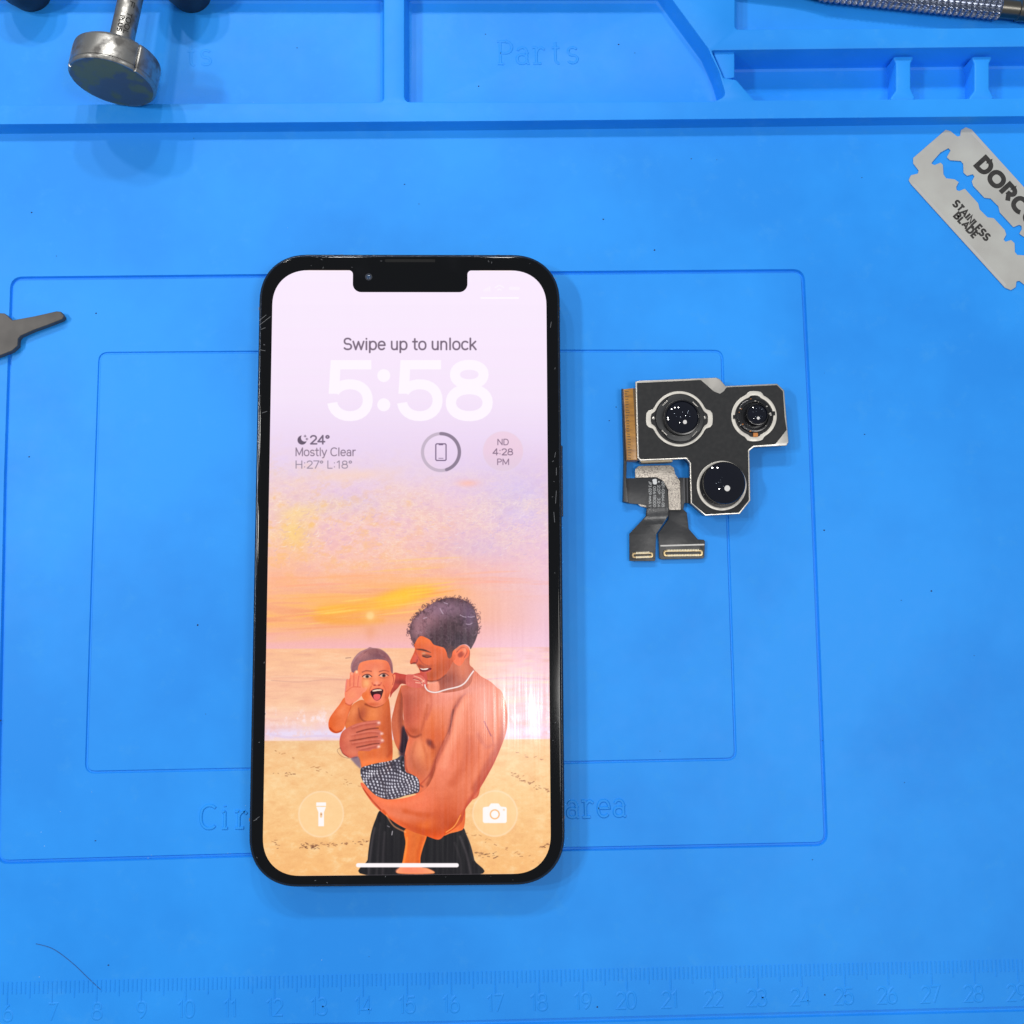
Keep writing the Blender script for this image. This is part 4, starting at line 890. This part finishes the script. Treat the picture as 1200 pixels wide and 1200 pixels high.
# scratches and nicks on the border
scr = node_mat('scratch', (.15, .155, .17), .5); m = MB(); r = random.Random(8); lines = []
for x0, y0, x1, y1 in ((303.5, 376, 312, 369), (304, 381, 317, 371), (306, 386, 311, 384), (305, 410, 311, 411), (307, 484, 313, 482), (646, 377, 645, 384), (649, 325, 652, 327), (651, 530, 650, 536), (652, 575, 651, 590), (652, 548, 652, 557), (649, 600, 650, 612), (300, 960, 304, 957), (297, 962, 301, 960)):
    lines.append([pl(x0, y0), pl(x1, y1)])
for _ in range(28):
    s_ = r.choice('lrtb'); q_ = r.random()
    x, y = {'l': (r.uniform(300, 312), 330 + 680 * q_), 'r': (r.uniform(646, 656), 330 + 680 * q_), 't': (330 + 300 * q_, r.uniform(302, 313)), 'b': (330 + 300 * q_, r.uniform(1026, 1034))}[s_]
    an = r.uniform(0, 3.14); le = r.uniform(.4, 2.2); lines.append([pl(x, y), pl(x + le * math.cos(an), y + le * math.sin(an))])
flat_strokes(m, lines, .008, .7712, .00005); m.build('scratch', scr, pw, kind='stuff')
# finger smudges on the notch
# ================================================================ camera module
Q4 = lambda pts, z: [P(700 + x / 4.8, 420 + y / 4.8, z) for x, y in pts]
steel = add_noise(node_mat('satin_steel', (.62, .59, .54), .34, metal=1.0), (.5, .48, .45), 300, rough2=.5)
pale = add_noise(node_mat('pale_nickel', (.66, .63, .57), .45, metal=.55), (.55, .52, .48), 500, rough2=.6)
darkm = add_noise(node_mat('dark_plate', (.016, .0165, .018), .6, spec=.3), (.023, .023, .024), 900, bump=.3, bscale=3000, bdist=.00003)
black = node_mat('lens_black', (.006, .006, .008), .35); blackg = node_mat('barrel_black', (.008, .008, .010), .22)
glass = node_mat('lens_glass', (.001, .0016, .007), .03, spec=.45, coat=.2)
gold = node_mat('gold_contact', (.62, .56, .42), .4, metal=.6); copper = node_mat('copper_bit', (.55, .22, .07), .35, metal=.8)
cm = thing('camera_module', 'black triple lens phone camera module with silver rim, lying loose right of the phone', 'camera module')
ZP = .44
plate = Q4([(214,130),(236,124),(670,107),(690,116),(722,154),(1012,141),(1052,180),(1062,300),(1077,470),(1066,491),(882,500),(857,520),(862,800),(802,876),(606,886),(526,816),(520,592),(500,566),(242,577),(226,562)], ZP)
m = MB(); pr = rounded(plate, [.03,.03,.03,.06,.03,.03,.03,0,.04,.04,.06,.04,.02,.03,.03,.02,.06,.06,.03,.03]); prism(m, pr, ZP - .07, ZP, .018, bottom=True); m.build('rim_plate', steel, cm, smooth=True)
m = MB(); prism(m, offset(ccw(pr), .045), .02, ZP - .068, .01, bottom=True); m.build('housing', node_mat('housing_metal', (.16, .16, .17), .4, metal=.8), cm, smooth=True)
ZT = ZP + .012
stick = Q4([(223,138),(582,121),(655,185),(690,199),(712,184),(727,162),(1010,150),(1044,184),(1054,330),(1065,402),(1002,482),(878,491),(848,516),(853,797),(797,868),(609,878),(533,812),(527,588),(503,558),(246,568),(234,555)], ZT)
RZ = ZP + .035
def ring_loop(cx, cy, r, ears, z, n=72):
    """ring outline with rounded ears; ears = (angle, half width deg, bulge)"""
    pts = []
    for i in range(n):
        a_ = 360 * i / n; rr_ = r
        for ea, hw, bu in ears:
            d_ = abs((a_ - ea + 180) % 360 - 180); rr_ += bu * max(0, min(1, (hw + 6 - d_) / 8))
        pts.append((cx + rr_ * math.cos(math.radians(a_)), cy - rr_ * math.sin(math.radians(a_))))
    return Q4(pts, z)
lens_spec = [  # ring centre, outer r, inner r, ears, barrel centre px, barrel r(px of 4.8x), glass r, top z
    ((462, 340), 156, 141, [(0, 15, 32), (180, 15, 32), (90, 8, 0)], (470, 333), 143, 101, .72),
    ((882, 325), 128, 108, [(88, 17, 14), (272, 19, 14)], (893, 320), 100, 62, .66),
    ((700, 716), 140, 124, [], (712, 703), 121, 118, .74)]
holes = []
for rcn, ro, ri, ears, *_ in lens_spec: holes.append(ccw(ring_loop(*rcn, ro - 4, ears, ZT)))
m = MB(); prism(m, rounded(stick, .02), ZP + .001, ZT, 0, holes=holes); m.build('black_sticker', darkm, cm, smooth=True)
def world_r(px): return px / 4.8 / 1300 * 25.9
for i, (rcn, ro, ri, ears, bc, br, gr, zt) in enumerate(lens_spec):
    m = MB(); prism(m, ring_loop(*rcn, ro, ears, RZ), ZP + .002, RZ, .008, holes=[ring_loop(*rcn, ri, [(a_, h_ * .75, b_ * .62) for a_, h_, b_ in ears], RZ)]); ring_o = m.build('lens_ring', pale, cm, smooth=True)
    zb = ZP + .003; m = MB(); prism(m, ring_loop(*rcn, ri + 3, [(a_, h_, b_ * .8) for a_, h_, b_ in ears], zb), zb - .001, zb + .006, 0); m.build('well', black, ring_o)
    cx_, cy_ = P(700 + rcn[0] / 4.8, 420 + rcn[1] / 4.8, RZ); gx, gy = P(700 + bc[0] / 4.8, 420 + bc[1] / 4.8, RZ + .05)
    tx, ty = P(700 + (bc[0] + (8, 8, 3)[i]) / 4.8, 420 + (bc[1] - (3, 6, 3)[i]) / 4.8, zt)
    if i == 0:
        m = MB(); o8 = []
        for k in range(72):
            a_ = k * 5; rr_ = world_r(138) * (1 - .09 * (max(0, math.cos(math.radians((a_ - 40) * 4))) ** 3)); o8.append((cx_ + .008 + rr_ * math.cos(math.radians(a_)), cy_ + .012 + rr_ * math.sin(math.radians(a_))))
        prism(m, o8, RZ - .03, RZ + .045, .015); hold = m.build('lens_holder', node_mat('holder_black', (.020, .021, .023), .38), cm, smooth=True)
        for a_ in (45, 135, 225, 315):
            m = MB(); x_, y_ = cx_ + world_r(122) * math.cos(math.radians(a_ - 3)), cy_ + world_r(122) * math.sin(math.radians(a_ - 3)); t_ = math.radians(a_ + 90)
            for s_ in (-2, -1, 0, 1, 2):
                p0 = (x_ + s_ * .035 * math.cos(t_), y_ + s_ * .035 * math.sin(t_)); c2_ = MB(); lathe(m, [(.015, RZ + .04), (.014, RZ + .058), (.0, RZ + .064)], p0[0], p0[1], 10)
            m.build('solder_dots', steel, hold, smooth=True)
        for a_, rp in ((0, 137), (180, 140)):
            m = MB(); x_, y_ = cx_ + world_r(rp + 8) * math.cos(math.radians(a_)), cy_ + world_r(6); lathe(m, [(.042, RZ - .03), (.04, RZ + .01), (.02, RZ + .026), (0, RZ + .028)], x_, y_, 16); m.build('guide_pin', steel, hold, smooth=True)
        lens_prof = [(world_r(112), RZ + .03), (world_r(110), RZ + .09), (world_r(102), RZ + .10)]
    elif i == 1:
        m = MB(); lathe(m, [(world_r(102), RZ - .03), (world_r(100), RZ + .03), (world_r(92), RZ + .045), (world_r(80), RZ + .04), (world_r(76), RZ - .01), (0, RZ - .01)], cx_ + .01, cy_ + .01, 40); hold = m.build('lens_holder', blackg, cm, smooth=True)
        rg = random.Random(9)
        for k in range(15):
            a_ = rg.uniform(0, 6.28); rr_ = world_r(rg.uniform(84, 103)); m = MB(); x_, y_ = cx_ + rr_ * math.cos(a_), cy_ + rr_ * math.sin(a_); w_ = rg.uniform(.012, .028); pts = [(x_ - w_, y_ - w_ * .7), (x_ + w_, y_ - w_ * .5), (x_ + w_ * .8, y_ + w_ * .7), (x_ - w_ * .7, y_ + w_ * .6)]
            prism(m, pts, RZ - .02, RZ + rg.uniform(.05, .08), .008, seg=2); m.build('contact', copper if k in (0, 3, 7, 8, 11) else steel, hold)
        for a_ in (90, 182, 272, 8):
            m = MB(); x_, y_ = cx_ + world_r(108) * math.cos(math.radians(a_)), cy_ + world_r(108) * math.sin(math.radians(a_)); prism(m, rounded([(x_ - .06, y_ - .05), (x_ + .06, y_ - .05), (x_ + .06, y_ + .05), (x_ - .06, y_ + .05)], .02), RZ - .02, RZ + .02, .01); m.build('contact', copper if a_ == 272 else blackg, hold)
    # barrel: turned black cylinder with stepped mouth
    rb = world_r(gr); m = MB()
    prof = [(rb * 1.06, RZ - .02), (rb * 1.06, zt - .1), (rb * 1.03, zt - .03), (rb, zt), (rb * .93, zt + .004), (rb * .90, zt - .01)]
    if i == 2: prof = [(rb * 1.03, RZ - .02), (rb * 1.03, zt - .05), (rb, zt - .01), (rb * .985, zt)]
    prev = None
    for q_, (rr_, zz_) in enumerate(prof):
        f_ = (zz_ - RZ) / (zt - RZ); f_ = max(0, min(1, f_)); lx, ly = gx + (tx - gx) * f_, gy + (ty - gy) * f_
        c = m.loop(circle(lx, ly, rr_, 64), zz_)
        if prev: m.bridge(prev, c)
        prev = c
    m.build('lens_barrel', blackg, cm, smooth=True)
    # front glass, gently domed
    rg_ = rb * (.91 if i < 2 else .985); m = MB(); hgt = (.10, .05, .11)[i]; R_ = (rg_ ** 2 + hgt ** 2) / 2 / hgt; z0_ = zt - (.02 if i < 2 else .002)
    prof = []
    for k in range(17):
        rr_ = rg_ * (1 - k / 16); prof.append((rr_, z0_ + math.sqrt(R_ * R_ - rr_ * rr_) - (R_ - hgt)))
    lathe(m, prof, tx, ty, 64); fg = m.build('front_glass', glass, cm, smooth=True)
    # bright metal beads added on the glass, imitating a cluster of lamp reflections
    ri_ = (world_r(46), world_r(37), world_r(34))[i]; rg = random.Random(40 + i); m = MB()
    ox, oy = ((-.01, .03), (.02, .02), (-.09, .02))[i]
    topz = lambda d_: z0_ + math.sqrt(R_ * R_ - d_ * d_) - (R_ - hgt)
    for k in range((12, 12, 8)[i]):
        a_ = rg.uniform(0, 6.28); rr_ = ri_ * math.sqrt(rg.random()); x_, y_ = tx + ox + rr_ * math.cos(a_), ty + oy + rr_ * math.sin(a_)
        s_ = rg.uniform(.005, .012); d_ = math.hypot(x_ - tx, y_ - ty); zz_ = topz(d_) + .0005
        c0 = m.loop(circle(x_, y_, s_, 10, s_ * rg.uniform(.5, 1), rg.uniform(0, 3)), zz_); c1 = m.loop(circle(x_, y_, s_ * .6, 10, s_ * .5), zz_ + s_ * .45); m.bridge(c0, c1); c2 = m.v((x_, y_, zz_ + s_ * .6))
        for j in range(10): m.F.append((c1[j], c1[(j + 1) % 10], c2))
    m.build('added_glints', node_mat('glint_metal', (.55, .62, .72), .12, metal=.9), fg, smooth=True, kind='stuff')
# amber tape and side flex on the left edge
amber = add_noise(node_mat('amber_tape', (.42, .20, .035), .28, spec=.6), (.25, .11, .02), 260, (.35, .7), stretch=(1, 5, 1))
m = MB(); a_ = Q4([(147,172),(205,166),(228,572),(166,572)], .36); prism(m, a_, .03, .36, .02, bottom=True); m.build('amber_tape', amber, cm, smooth=True)
stripe = node_mat('tape_edge', (.10, .06, .025), .4); m = MB()
for x0, x1, w_ in ((206, 230, .05), (213, 237, .02)):
    flat_strokes(m, [Q4([(x0, 168), (x1, 574)], .38)], w_, .362 if w_ > .03 else .366)
m.build('tape_edge', stripe, cm); m = MB(); rg = random.Random(2); lines = []
for k in range(26):
    y_ = 185 + k * 15; x_ = 150 + (y_ - 172) * .05; lines.append(Q4([(x_ + 4, y_), (x_ + rg.uniform(14, 26), y_ + rg.uniform(-2, 2))], .362))
flat_strokes(m, lines, .018, .362); m.build('trace_lines', stripe, cm, kind='stuff')
flexb = add_noise(node_mat('black_flex', (.014, .015, .018), .36, spec=.5), (.024, .024, .027), 300, bump=.35, bscale=260, bdist=.0003)
m = MB(); prism(m, Q4([(139,168),(147,172),(166,570),(163,690),(176,812),(145,805),(150,570)], .22), .03, .22, .01, bottom=True); m.build('flex_cable', flexb, cm, smooth=True)
m = MB(); prism(m, Q4([(240,577),(420,570),(424,580),(250,586)], .40), .1, .40, 0); m.build('brass_edge', node_mat('brass_edge', (.35, .29, .2), .4, metal=.7), cm)
# flat flex tails; gently rising near the stiffener
def zfl(x, y): return 0
fl = thing; f1 = [(150,674),(330,671),(368,688),(392,735),(400,800),(402,858),(400,885),(345,968),(331,990),(326,1140),(181,1140),(180,986),(272,888),(278,840),(262,822),(180,816),(146,806)]
m = MB(); prism(m, rounded(Q4(f1, .14), [.02,.05,.12,.1,0,.1,.1,.05,.05,.03,.03,.05,.08,.05,.02,.02,.02]), .10, .14, .006, bottom=True); m.build('flex_cable', flexb, cm, smooth=True)
f2 = [(462,671),(526,671),(530,816),(490,812),(484,850),(504,868),(514,958),(566,1018),(600,1020),(606,1030),(602,1118),(592,1126),(356,1131),(348,1120),(344,985),(400,905),(404,850),(440,845)]
m = MB(); prism(m, rounded(Q4(f2, .10), .02), .06, .10, .006, bottom=True); m.build('flex_cable', flexb, cm, smooth=True)
for x_ in (487, 505):
    m = MB(); flat_strokes(m, [Q4([(x_, 672), (x_ + 3, 812)], .11)], .03, .108); m.build('fold_crease', node_mat('crease', (.10, .10, .11), .3), cm)
stf = add_noise(node_mat('stiffener_foil', (.50, .45, .39), .38, metal=.5), (.20, .17, .16), 4200, (.50, .62), bump=.5, bscale=3300, bdist=.0001, rough2=.6)
m = MB(); prism(m, rounded(Q4([(214,622),(232,605),(410,601),(430,614),(438,650),(465,690),(470,852),(404,852),(398,738),(372,690),(332,668),(214,672)], .16), [.05,.05,.05,.05,.04,.04,.02,.02,.05,.08,.02,.02]), .06, .16, .006, bottom=True); m.build('stiffener', stf, cm, smooth=True)
m = MB(); prism(m, Q4([(228,818),(274,826),(276,838),(244,832)], .16), .06, .16, .004, bottom=True); m.build('stiffener', stf, cm)
# writing on the flex
white = node_mat('white_ink', (.62, .63, .64), .6)
def col_text(s_, xc, y0, y1, h):
    ls, W = text_lines(s_, 1.0, .08); q = MB(); out = []
    for l in ls: out.append([P(700 + (xc + (b_ - .5) * h) / 4.8, 420 + (y0 + a / W * (y1 - y0)) / 4.8, .143) for a, b_ in l])
    flat_strokes(q, out, .0068, .142, .0002); q.build('lettering', white, cm)
col_text('821-03464-05', 370, 692, 838, 14); col_text('22P  324', 346, 712, 838, 14); col_text('0561B000', 322, 720, 838, 15); col_text('JP3 029 mmA V', 297, 692, 838, 14)
m = MB(); prism(m, rounded(Q4([(313,680),(330,677),(336,684),(333,690),(337,698),(332,708),(318,709),(311,700),(314,694),(309,688)], .1445), .015), .141, .1445, 0); m.build('printed_mark', white, cm)
m = MB(); prism(m, Q4([(341,697),(351,697),(346,688)], .1445), .141, .1445, 0); m.build('printed_mark', white, cm)
m = MB(); rows = []
for k in range(13):
    f_ = k / 12; y_ = 846 + 92 * f_; xl_ = 277 - max(0, f_ - .45) * 92; xr_ = 401 - max(0, f_ - .38) * 52; z_ = .141 + .05 * math.sin(math.pi * f_)
    rows.append([m.v((*P(700 + (xl_ + (xr_ - xl_) * t_) / 4.8, 420 + (y_ - 6 * t_) / 4.8, z_), z_)) for t_ in (.02, .25, .5, .75, .98)])
for a1, b1 in zip(rows, rows[1:]):
    for i in range(4): m.F.append((a1[i], a1[i + 1], b1[i + 1], b1[i]))
m.build('flex_bend', add_noise(node_mat('flex_bend_film', (.03, .031, .034), .3, spec=.7), (.05, .05, .053), 900, bump=.5, bscale=1500, bdist=.0001), cm, smooth=True)
# board connectors with pins
def connector(x0, y0, x1, y1, z, n):
    pts = Q4([(x0, y1), (x1, y1 - 3), (x1, y0 - 3), (x0, y0)], z + .05); m = MB(); w = ccw(rounded(pts, .06)); prism(m, w, z - .004, z + .05, .008, holes=[offset(w, .045)], bottom=False); c0 = m.build('connector', add_noise(node_mat('connector_shell', (.55, .42, .22), .35, metal=.8), (.3, .22, .12), 800), cm, smooth=True)
    m = MB(); prism(m, offset(w, .04), z - .004, z + .02, 0); m.build('connector_base', node_mat('connector_black', (.03, .028, .027), .4), c0)
    pin = None
    for k in range(n):
        for side in (0, 1):
            f_ = (k + .5) / n; xx_ = x0 + 22 + (x1 - x0 - 44) * f_; yy_ = (y0 + 3 if side else y1 - 5) - 3 * f_
            x_, y_ = P(700 + xx_ / 4.8, 420 + yy_ / 4.8, z + .05)
            if pin is None:
                q = MB(); q.box(-.010, .010, -.024, .024, 0, .056); pin = q.build('pin', gold, c0); pin.location = (x_ * U, y_ * U, z * U)
            else:
                pn = pin.copy(); pn.location = (x_ * U, y_ * U, z * U); scene.collection.objects.link(pn); pn.parent = c0
connector(195, 1092, 315, 1124, .145, 10); connector(372, 1078, 594, 1114, .105, 20)
m = MB(); flat_strokes(m, [Q4([(355, 1054), (602, 1047)], .11)], .035, .104); m.build('fold_crease', node_mat('crease_highlight', (.42, .41, .4), .35, metal=.4), cm)  # pale strip paints the highlight along the fold

# ================================================================ razor blade
BU, BV = Vector((.672, .741)), Vector((.741, -.672))
ZB = .03
def BL(u, v, z=ZB): q = Vector((130, 445)) + BU * u + BV * v; return P(1040 + q.x / 5.456, 130 + q.y / 5.456, z)
end = [(30, 0), (2, 6), (-12, 38), (10, 78), (0, 95), (-58, 100), (-84, 123), (-78, 398), (-52, 414), (4, 424), (14, 440), (-10, 468), (-4, 504), (34, 522)]
ol_b = [BL(u, v) for u, v in end] + [BL(958 - u, 522 - v) for u, v in end]
low = [(280,335),(300,346),(340,330),(355,345),(358,405),(375,430),(430,437),(456,455),(440,485),(442,505),(458,512),(495,497),(580,590),(590,630),(640,680)]
upl = [(620,555),(550,480),(540,450),(557,418),(545,404),(510,415),(487,395),(485,338),(470,320),(400,315),(380,295),(404,252),(390,238),(340,265),(300,310)]
r180 = lambda p: (1300 - p[0], 1240 - p[1])
slot = low + [r180(p) for p in upl] + [r180(p) for p in low] + upl
BC = lambda pts, z=ZB: [P(1040 + x / 5.456, 130 + y / 5.456, z) for x, y in pts]
blade_m = add_noise(node_mat('blade_steel', (.58, .585, .55), .46, metal=.5), (.52, .505, .475), 90, (.3, .7), rough2=.38)
bl = thing('razor_blade', 'thin steel double edge razor blade with slotted centre, at the right edge', 'razor blade')
m = MB(); prism(m, rounded(ol_b, .03, 3), ZB - .012, ZB, .003, holes=[rounded(BC(slot), .018, 3)], bottom=True, seg=1); m.build('blade', blade_m, bl)
edge_m = node_mat('honed_edge', (.68, .67, .65), .36, metal=.6)
for v0, v1 in ((3, 20), (519, 502)):
    m = MB(); a_ = [BL(36, v0, ZB), BL(920, v0, ZB), BL(914, v1, ZB), BL(46, v1, ZB)]; ids = [m.v((x, y, ZB + .0006)) for x, y in a_]; m.F.append(tuple(ids)); m.build('honed_edge', edge_m, bl)
ink = add_noise(node_mat('black_ink', (.028, .026, .025), .6), (.012, .011, .01), 900)
GR = G['R']; G['R'] = (.72, [[(.09,0),(.09,1),(.36,1)] + _a(.36,.72,.26,.28,90,-90) + [(.3,.44)], [(.42,.44),(.66,0)]])
def btext(s_, u0, u1, v0, h, w):
    ls, W = text_lines(s_, 1.0, .12); q = MB(); flat_strokes(q, [[BL(u0 + a / W * (u1 - u0), v0 + b_ * h) for a, b_ in l] for l in ls], w, ZB + .0012, .0003); q.build('lettering', ink, bl)
btext('DORCO', 214, 780, 386, 82, .12); G['R'] = GR
btext('STAINLESS', 302, 628, 110, 42, .052); btext('BLADE', 364, 566, 64, 40, .052)

# ================================================================ pointed metal pick on the left
pk_m = add_noise(node_mat('tarnished_steel', (.105, .098, .093), .5, metal=.3), (.07, .066, .064), 110, (.35, .65), rough2=.6, bump=.2)
m = MB(); pts = PP([(-120, 392), (-60, 372), (-10, 366.5), (5, 367), (8.5, 370), (14, 375.2), (40, 370.5), (66, 364.6), (71, 365), (75, 370.5), (73, 374), (58, 380), (40, 386.5), (24, 393.5), (21, 397), (20.5, 405), (14, 411), (0, 416.5), (-60, 434), (-120, 440)], .2)
prism(m, rounded(pts, .03, 3), .03, .2, .02, bottom=True)
o = m.build('pry_tool', pk_m, smooth=True); o['label'] = 'dull grey flat pry tool with narrow tapering tip, poking in from the left'; o['category'] = 'pry tool'

# ================================================================ steel hand tool with a round head, top left
ht = thing('steel_hand_tool', 'worn steel tool with slim rod and wide round head on the tray rim', 'hand tool')
fc = Vector((*P(131.5, 97, 1.355), 1.355)); ax = Vector((.14, .985, -.10)).normalized()      # from the face along the rod
e1 = ax.cross(Vector((0, 0, 1))).normalized(); e2 = e1.cross(ax).normalized()
def turned(prof, n=72, seam=None):
    """revolve (along axis, radius) about the tool axis"""
    m_ = MB(); prev = None
    for s_, r_ in prof:
        if r_ < 1e-5:
            c = fc + ax * s_; cc = m_.v(tuple(c))
            for i in range(n): m_.F.append((prev[i], prev[(i + 1) % n], cc))
            prev = None; continue
        cur = []
        for i in range(n):
            a_ = 2 * math.pi * i / n; rr_ = r_
            if seam is not None:
                for sa in seam:
                    d_ = abs((math.degrees(a_) - sa + 180) % 360 - 180)
                    if d_ < 2.2: rr_ -= .045 * (1 - d_ / 2.2)
            q = fc + ax * s_ + e1 * (rr_ * math.cos(a_)) + e2 * (rr_ * math.sin(a_)); cur.append(m_.v(tuple(q)))
        if prev: m_.bridge(prev, cur)
        else:
            if prof[0][1] > 0 and s_ == prof[0][0]: pass
        prev = cur
    return m_
tool_m = add_noise(node_mat('worn_steel', (.33, .325, .31), .34, metal=.9), (.13, .125, .12), 330, (.44, .66), rough2=.62, bump=.4, bscale=400, bdist=.0001)
dface = add_noise(node_mat('painted_face', (.085, .10, .115), .42, metal=.35), (.12, .15, .09), 190, (.48, .56), rough2=.6, bump=.3, bscale=500, bdist=.0001)
RH = 1.0
turned([(.0, RH * .93), (.0, RH * .965), (.03, RH * .99), (.07, RH), (.08, RH * .985), (.10, RH * .985), (.11, RH), (.60, RH), (.66, RH * .985), (.70, RH * .94), (.70, .25)], 180, seam=[42, 150, 270]).build('round_head', tool_m, ht, smooth=True)
turned([(.0, RH * .935), (-.004, RH * .92), (-.005, 0)]).build('end_face', dface, ht, smooth=True)
turned([(.68, .33), (.74, .32), (.77, .285), (3.6, .285), (3.65, .30), (9, .30), (9, 0)]).build('rod', tool_m, ht, smooth=True)
# engraved words along the rod
inkr = node_mat('engraved_dark', (.03, .029, .028), .85, spec=.1)
def rod_text(s_, s0, s1, ang, h):
    ls, W = text_lines(s_, 1.0, .1); m_ = MB(); r_ = .293
    for l in ls:
        P3 = []
        A, B = ribbon_side([(a / W * (s1 - s0), -(b_ - .5) * h) for a, b_ in l], .02)
        ia_ = []; ib_ = []
        for S_, ids in ((A, ia_), (B, ib_)):
            for u, w in S_:
                an = math.radians(ang) + w / r_; q = fc + ax * (s0 + u) + e1 * (r_ * math.cos(an)) + e2 * (r_ * math.sin(an)); ids.append(m_.v(tuple(q)))
        for i in range(len(ia_) - 1): m_.F.append((ia_[i], ib_[i], ib_[i + 1], ia_[i + 1]))
    m_.build('lettering', inkr, ht)
rod_text('TOOL', 1.72, 1.14, 56, .11); rod_text('PLUS', 1.60, 1.16, 86, .10); rod_text('IF', 2.14, 1.84, 56, .11)

# ================================================================ knurled handle in the top-right tray
kh = thing('craft_knife_handle', 'slim dark metal tool handle with diamond knurled grip, lying in the top right tray', 'tool handle')
kr = .285; zk = -.12 + kr + .005
a_ = Vector((*P(962, -12.5, zk), zk)); b_ = Vector((*P(1171, 9.5, zk), zk)); kx = (b_ - a_).normalized(); k1 = kx.cross(Vector((0, 0, 1))).normalized(); k2 = k1.cross(kx); KL = (b_ - a_).length
def kturn(prof, n=48):
    m_ = MB(); prev = None
    for s_, r_ in prof:
        cur = []
        for i in range(n):
            t_ = 2 * math.pi * i / n; q = a_ + kx * s_ + k1 * (r_ * math.cos(t_)) + k2 * (r_ * math.sin(t_)); cur.append(m_.v(tuple(q)))
        if prev: m_.bridge(prev, cur)
        prev = cur
    return m_
m = MB(); prev = None; n = 160; ns = 240
for j in range(ns + 1):
    s_ = KL * j / ns; cur = []
    for i in range(n):
        t_ = 2 * math.pi * i / n; u = t_ * kr * 24 * 1.0; u = t_ * 6.5; v_ = s_ * 21
        h_ = max(0, math.sin(u * 2 + v_)) ** .7 * max(0, math.sin(u * 2 - v_)) ** .7 + max(0, -math.sin(u * 2 + v_)) ** .7 * max(0, -math.sin(u * 2 - v_)) ** .7
        r_ = kr - .03 + .045 * h_
        if j in (0, ns): r_ = kr - .03
        q = a_ + kx * s_ + k1 * (r_ * math.cos(t_)) + k2 * (r_ * math.sin(t_)); cur.append(m.v(tuple(q)))
    if prev: m.bridge(prev, cur)
    prev = cur
m.build('knurled_grip', node_mat('dark_chrome', (.26, .29, .37), .28, metal=1.0), kh)
kd = node_mat('collar_steel', (.17, .16, .14), .3, metal=1.0)
kturn([(KL, kr - .03), (KL + .01, kr - .055), (KL + .45, kr - .055), (KL + .47, kr - .02), (KL + .75, kr - .03), (KL + 2.6, .16), (KL + 2.6, .0001)]).build('collar', kd, kh, smooth=True)
kturn([(-4.2, .0001), (-4.2, .1), (-3.6, .13), (-.7, .17), (-.25, .22), (0, kr - .03)]).build('shank', node_mat('dark_shank', (.03, .035, .05), .3, metal=.7), kh, smooth=True)

# ================================================================ dark round knobs cut by the top edge
rub = add_noise(node_mat('dark_rubber', (.006, .010, .022), .5), (.012, .018, .034), 200)
for px, py, r_, zt, lab in ((17, -37, .66, 1.0, 'dark rounded rubber tool end at the top left corner, left of the steel tool'), (212, -34, .62, 1.0, 'dark rounded rubber tool end at the top edge, right of the steel rod')):
    cx_, cy_ = P(px, py, zt - .2); m = MB(); lathe(m, [(r_ * .7, FLOOR + .01), (r_ * .8, FLOOR + .3), (r_ * .98, zt - .8), (r_, zt - .45), (r_ * .95, zt - .2), (r_ * .75, zt - .04), (r_ * .4, zt), (0, zt)], cx_, cy_, 40)
    o = m.build('tool_end', rub, smooth=True); o['label'] = lab; o['category'] = 'tool end'

# ================================================================ dust and crumbs on the mat
m = MB(); dk = [(348,56,0),(227,162,0),(37,249,0),(569,40,0),(725,52,0),(744,62,0),(721,126,0),(474,216,0),(491,239,0),(561,101,0),(767,293,0),(810,186,0),(840,187,0),(714,493,0),(940,573,0),(1060,917,0),(127,1131,0),(700,1180,0),(1010,208,0),(66,300,0)]
rg = random.Random(6)
for i in range(26): dk.append((rg.uniform(0, 1200), rg.uniform(165, 1190), 0))
def crumbs(lst, name, col, s0, s1):
    m = MB()
    for x, y, z in lst:
        if 290 < x < 665 and 290 < y < 1045: continue
        zz = (FLO2 if y < 118 and x < 840 else 0) + .002; cx_, cy_ = P(x, y, zz); a0 = rg.uniform(0, 6.3); s_ = rg.uniform(s0, s1); e_ = rg.uniform(.4, 1)
        b_ = [m.v((cx_ + s_ * (1 if k % 2 else .7) * math.cos(a0 + k * 1.05) , cy_ + s_ * e_ * (1 if k % 3 else .75) * math.sin(a0 + k * 1.05), zz - .004)) for k in range(6)]; t_ = m.v((cx_, cy_, zz + s_ * .7))
        for k in range(6): m.F.append((b_[k], b_[(k + 1) % 6], t_))
    o = m.build(name, node_mat(name, col, .7)); o['kind'] = 'stuff'; return o
o = crumbs(dk, 'dark_dust', (.02, .05, .13), .012, .032); o['label'] = 'tiny dark dust specks scattered over the blue mat'
o = crumbs([(297,120,0),(337,267,0),(1043,212,0),(957,151,0),(377,1125,0),(660,925,0),(270,1000,0),(46,1145,0),(60,160,0)] + [(rg.uniform(0, 620), rg.uniform(880, 1010), 0) for _ in range(16)], 'pale_crumbs', (.35, .6, .85), .008, .018); o['label'] = 'tiny pale crumbs and lint scattered over the blue mat'
hp = smooth([P(42, 1106, .01), P(62, 1112, .01), P(84, 1128, .01), P(103, 1146, .01), P(118, 1160, .01)], False, 5)
m = MB(); emboss(m, [[tuple(v) for v in hp]], .014, .006, .008); o = m.build('hair', node_mat('hair_grey', (.03, .10, .28), .6)); o['label'] = 'fine stray hair lying across the ruler near the lower left corner'; o['category'] = 'hair'
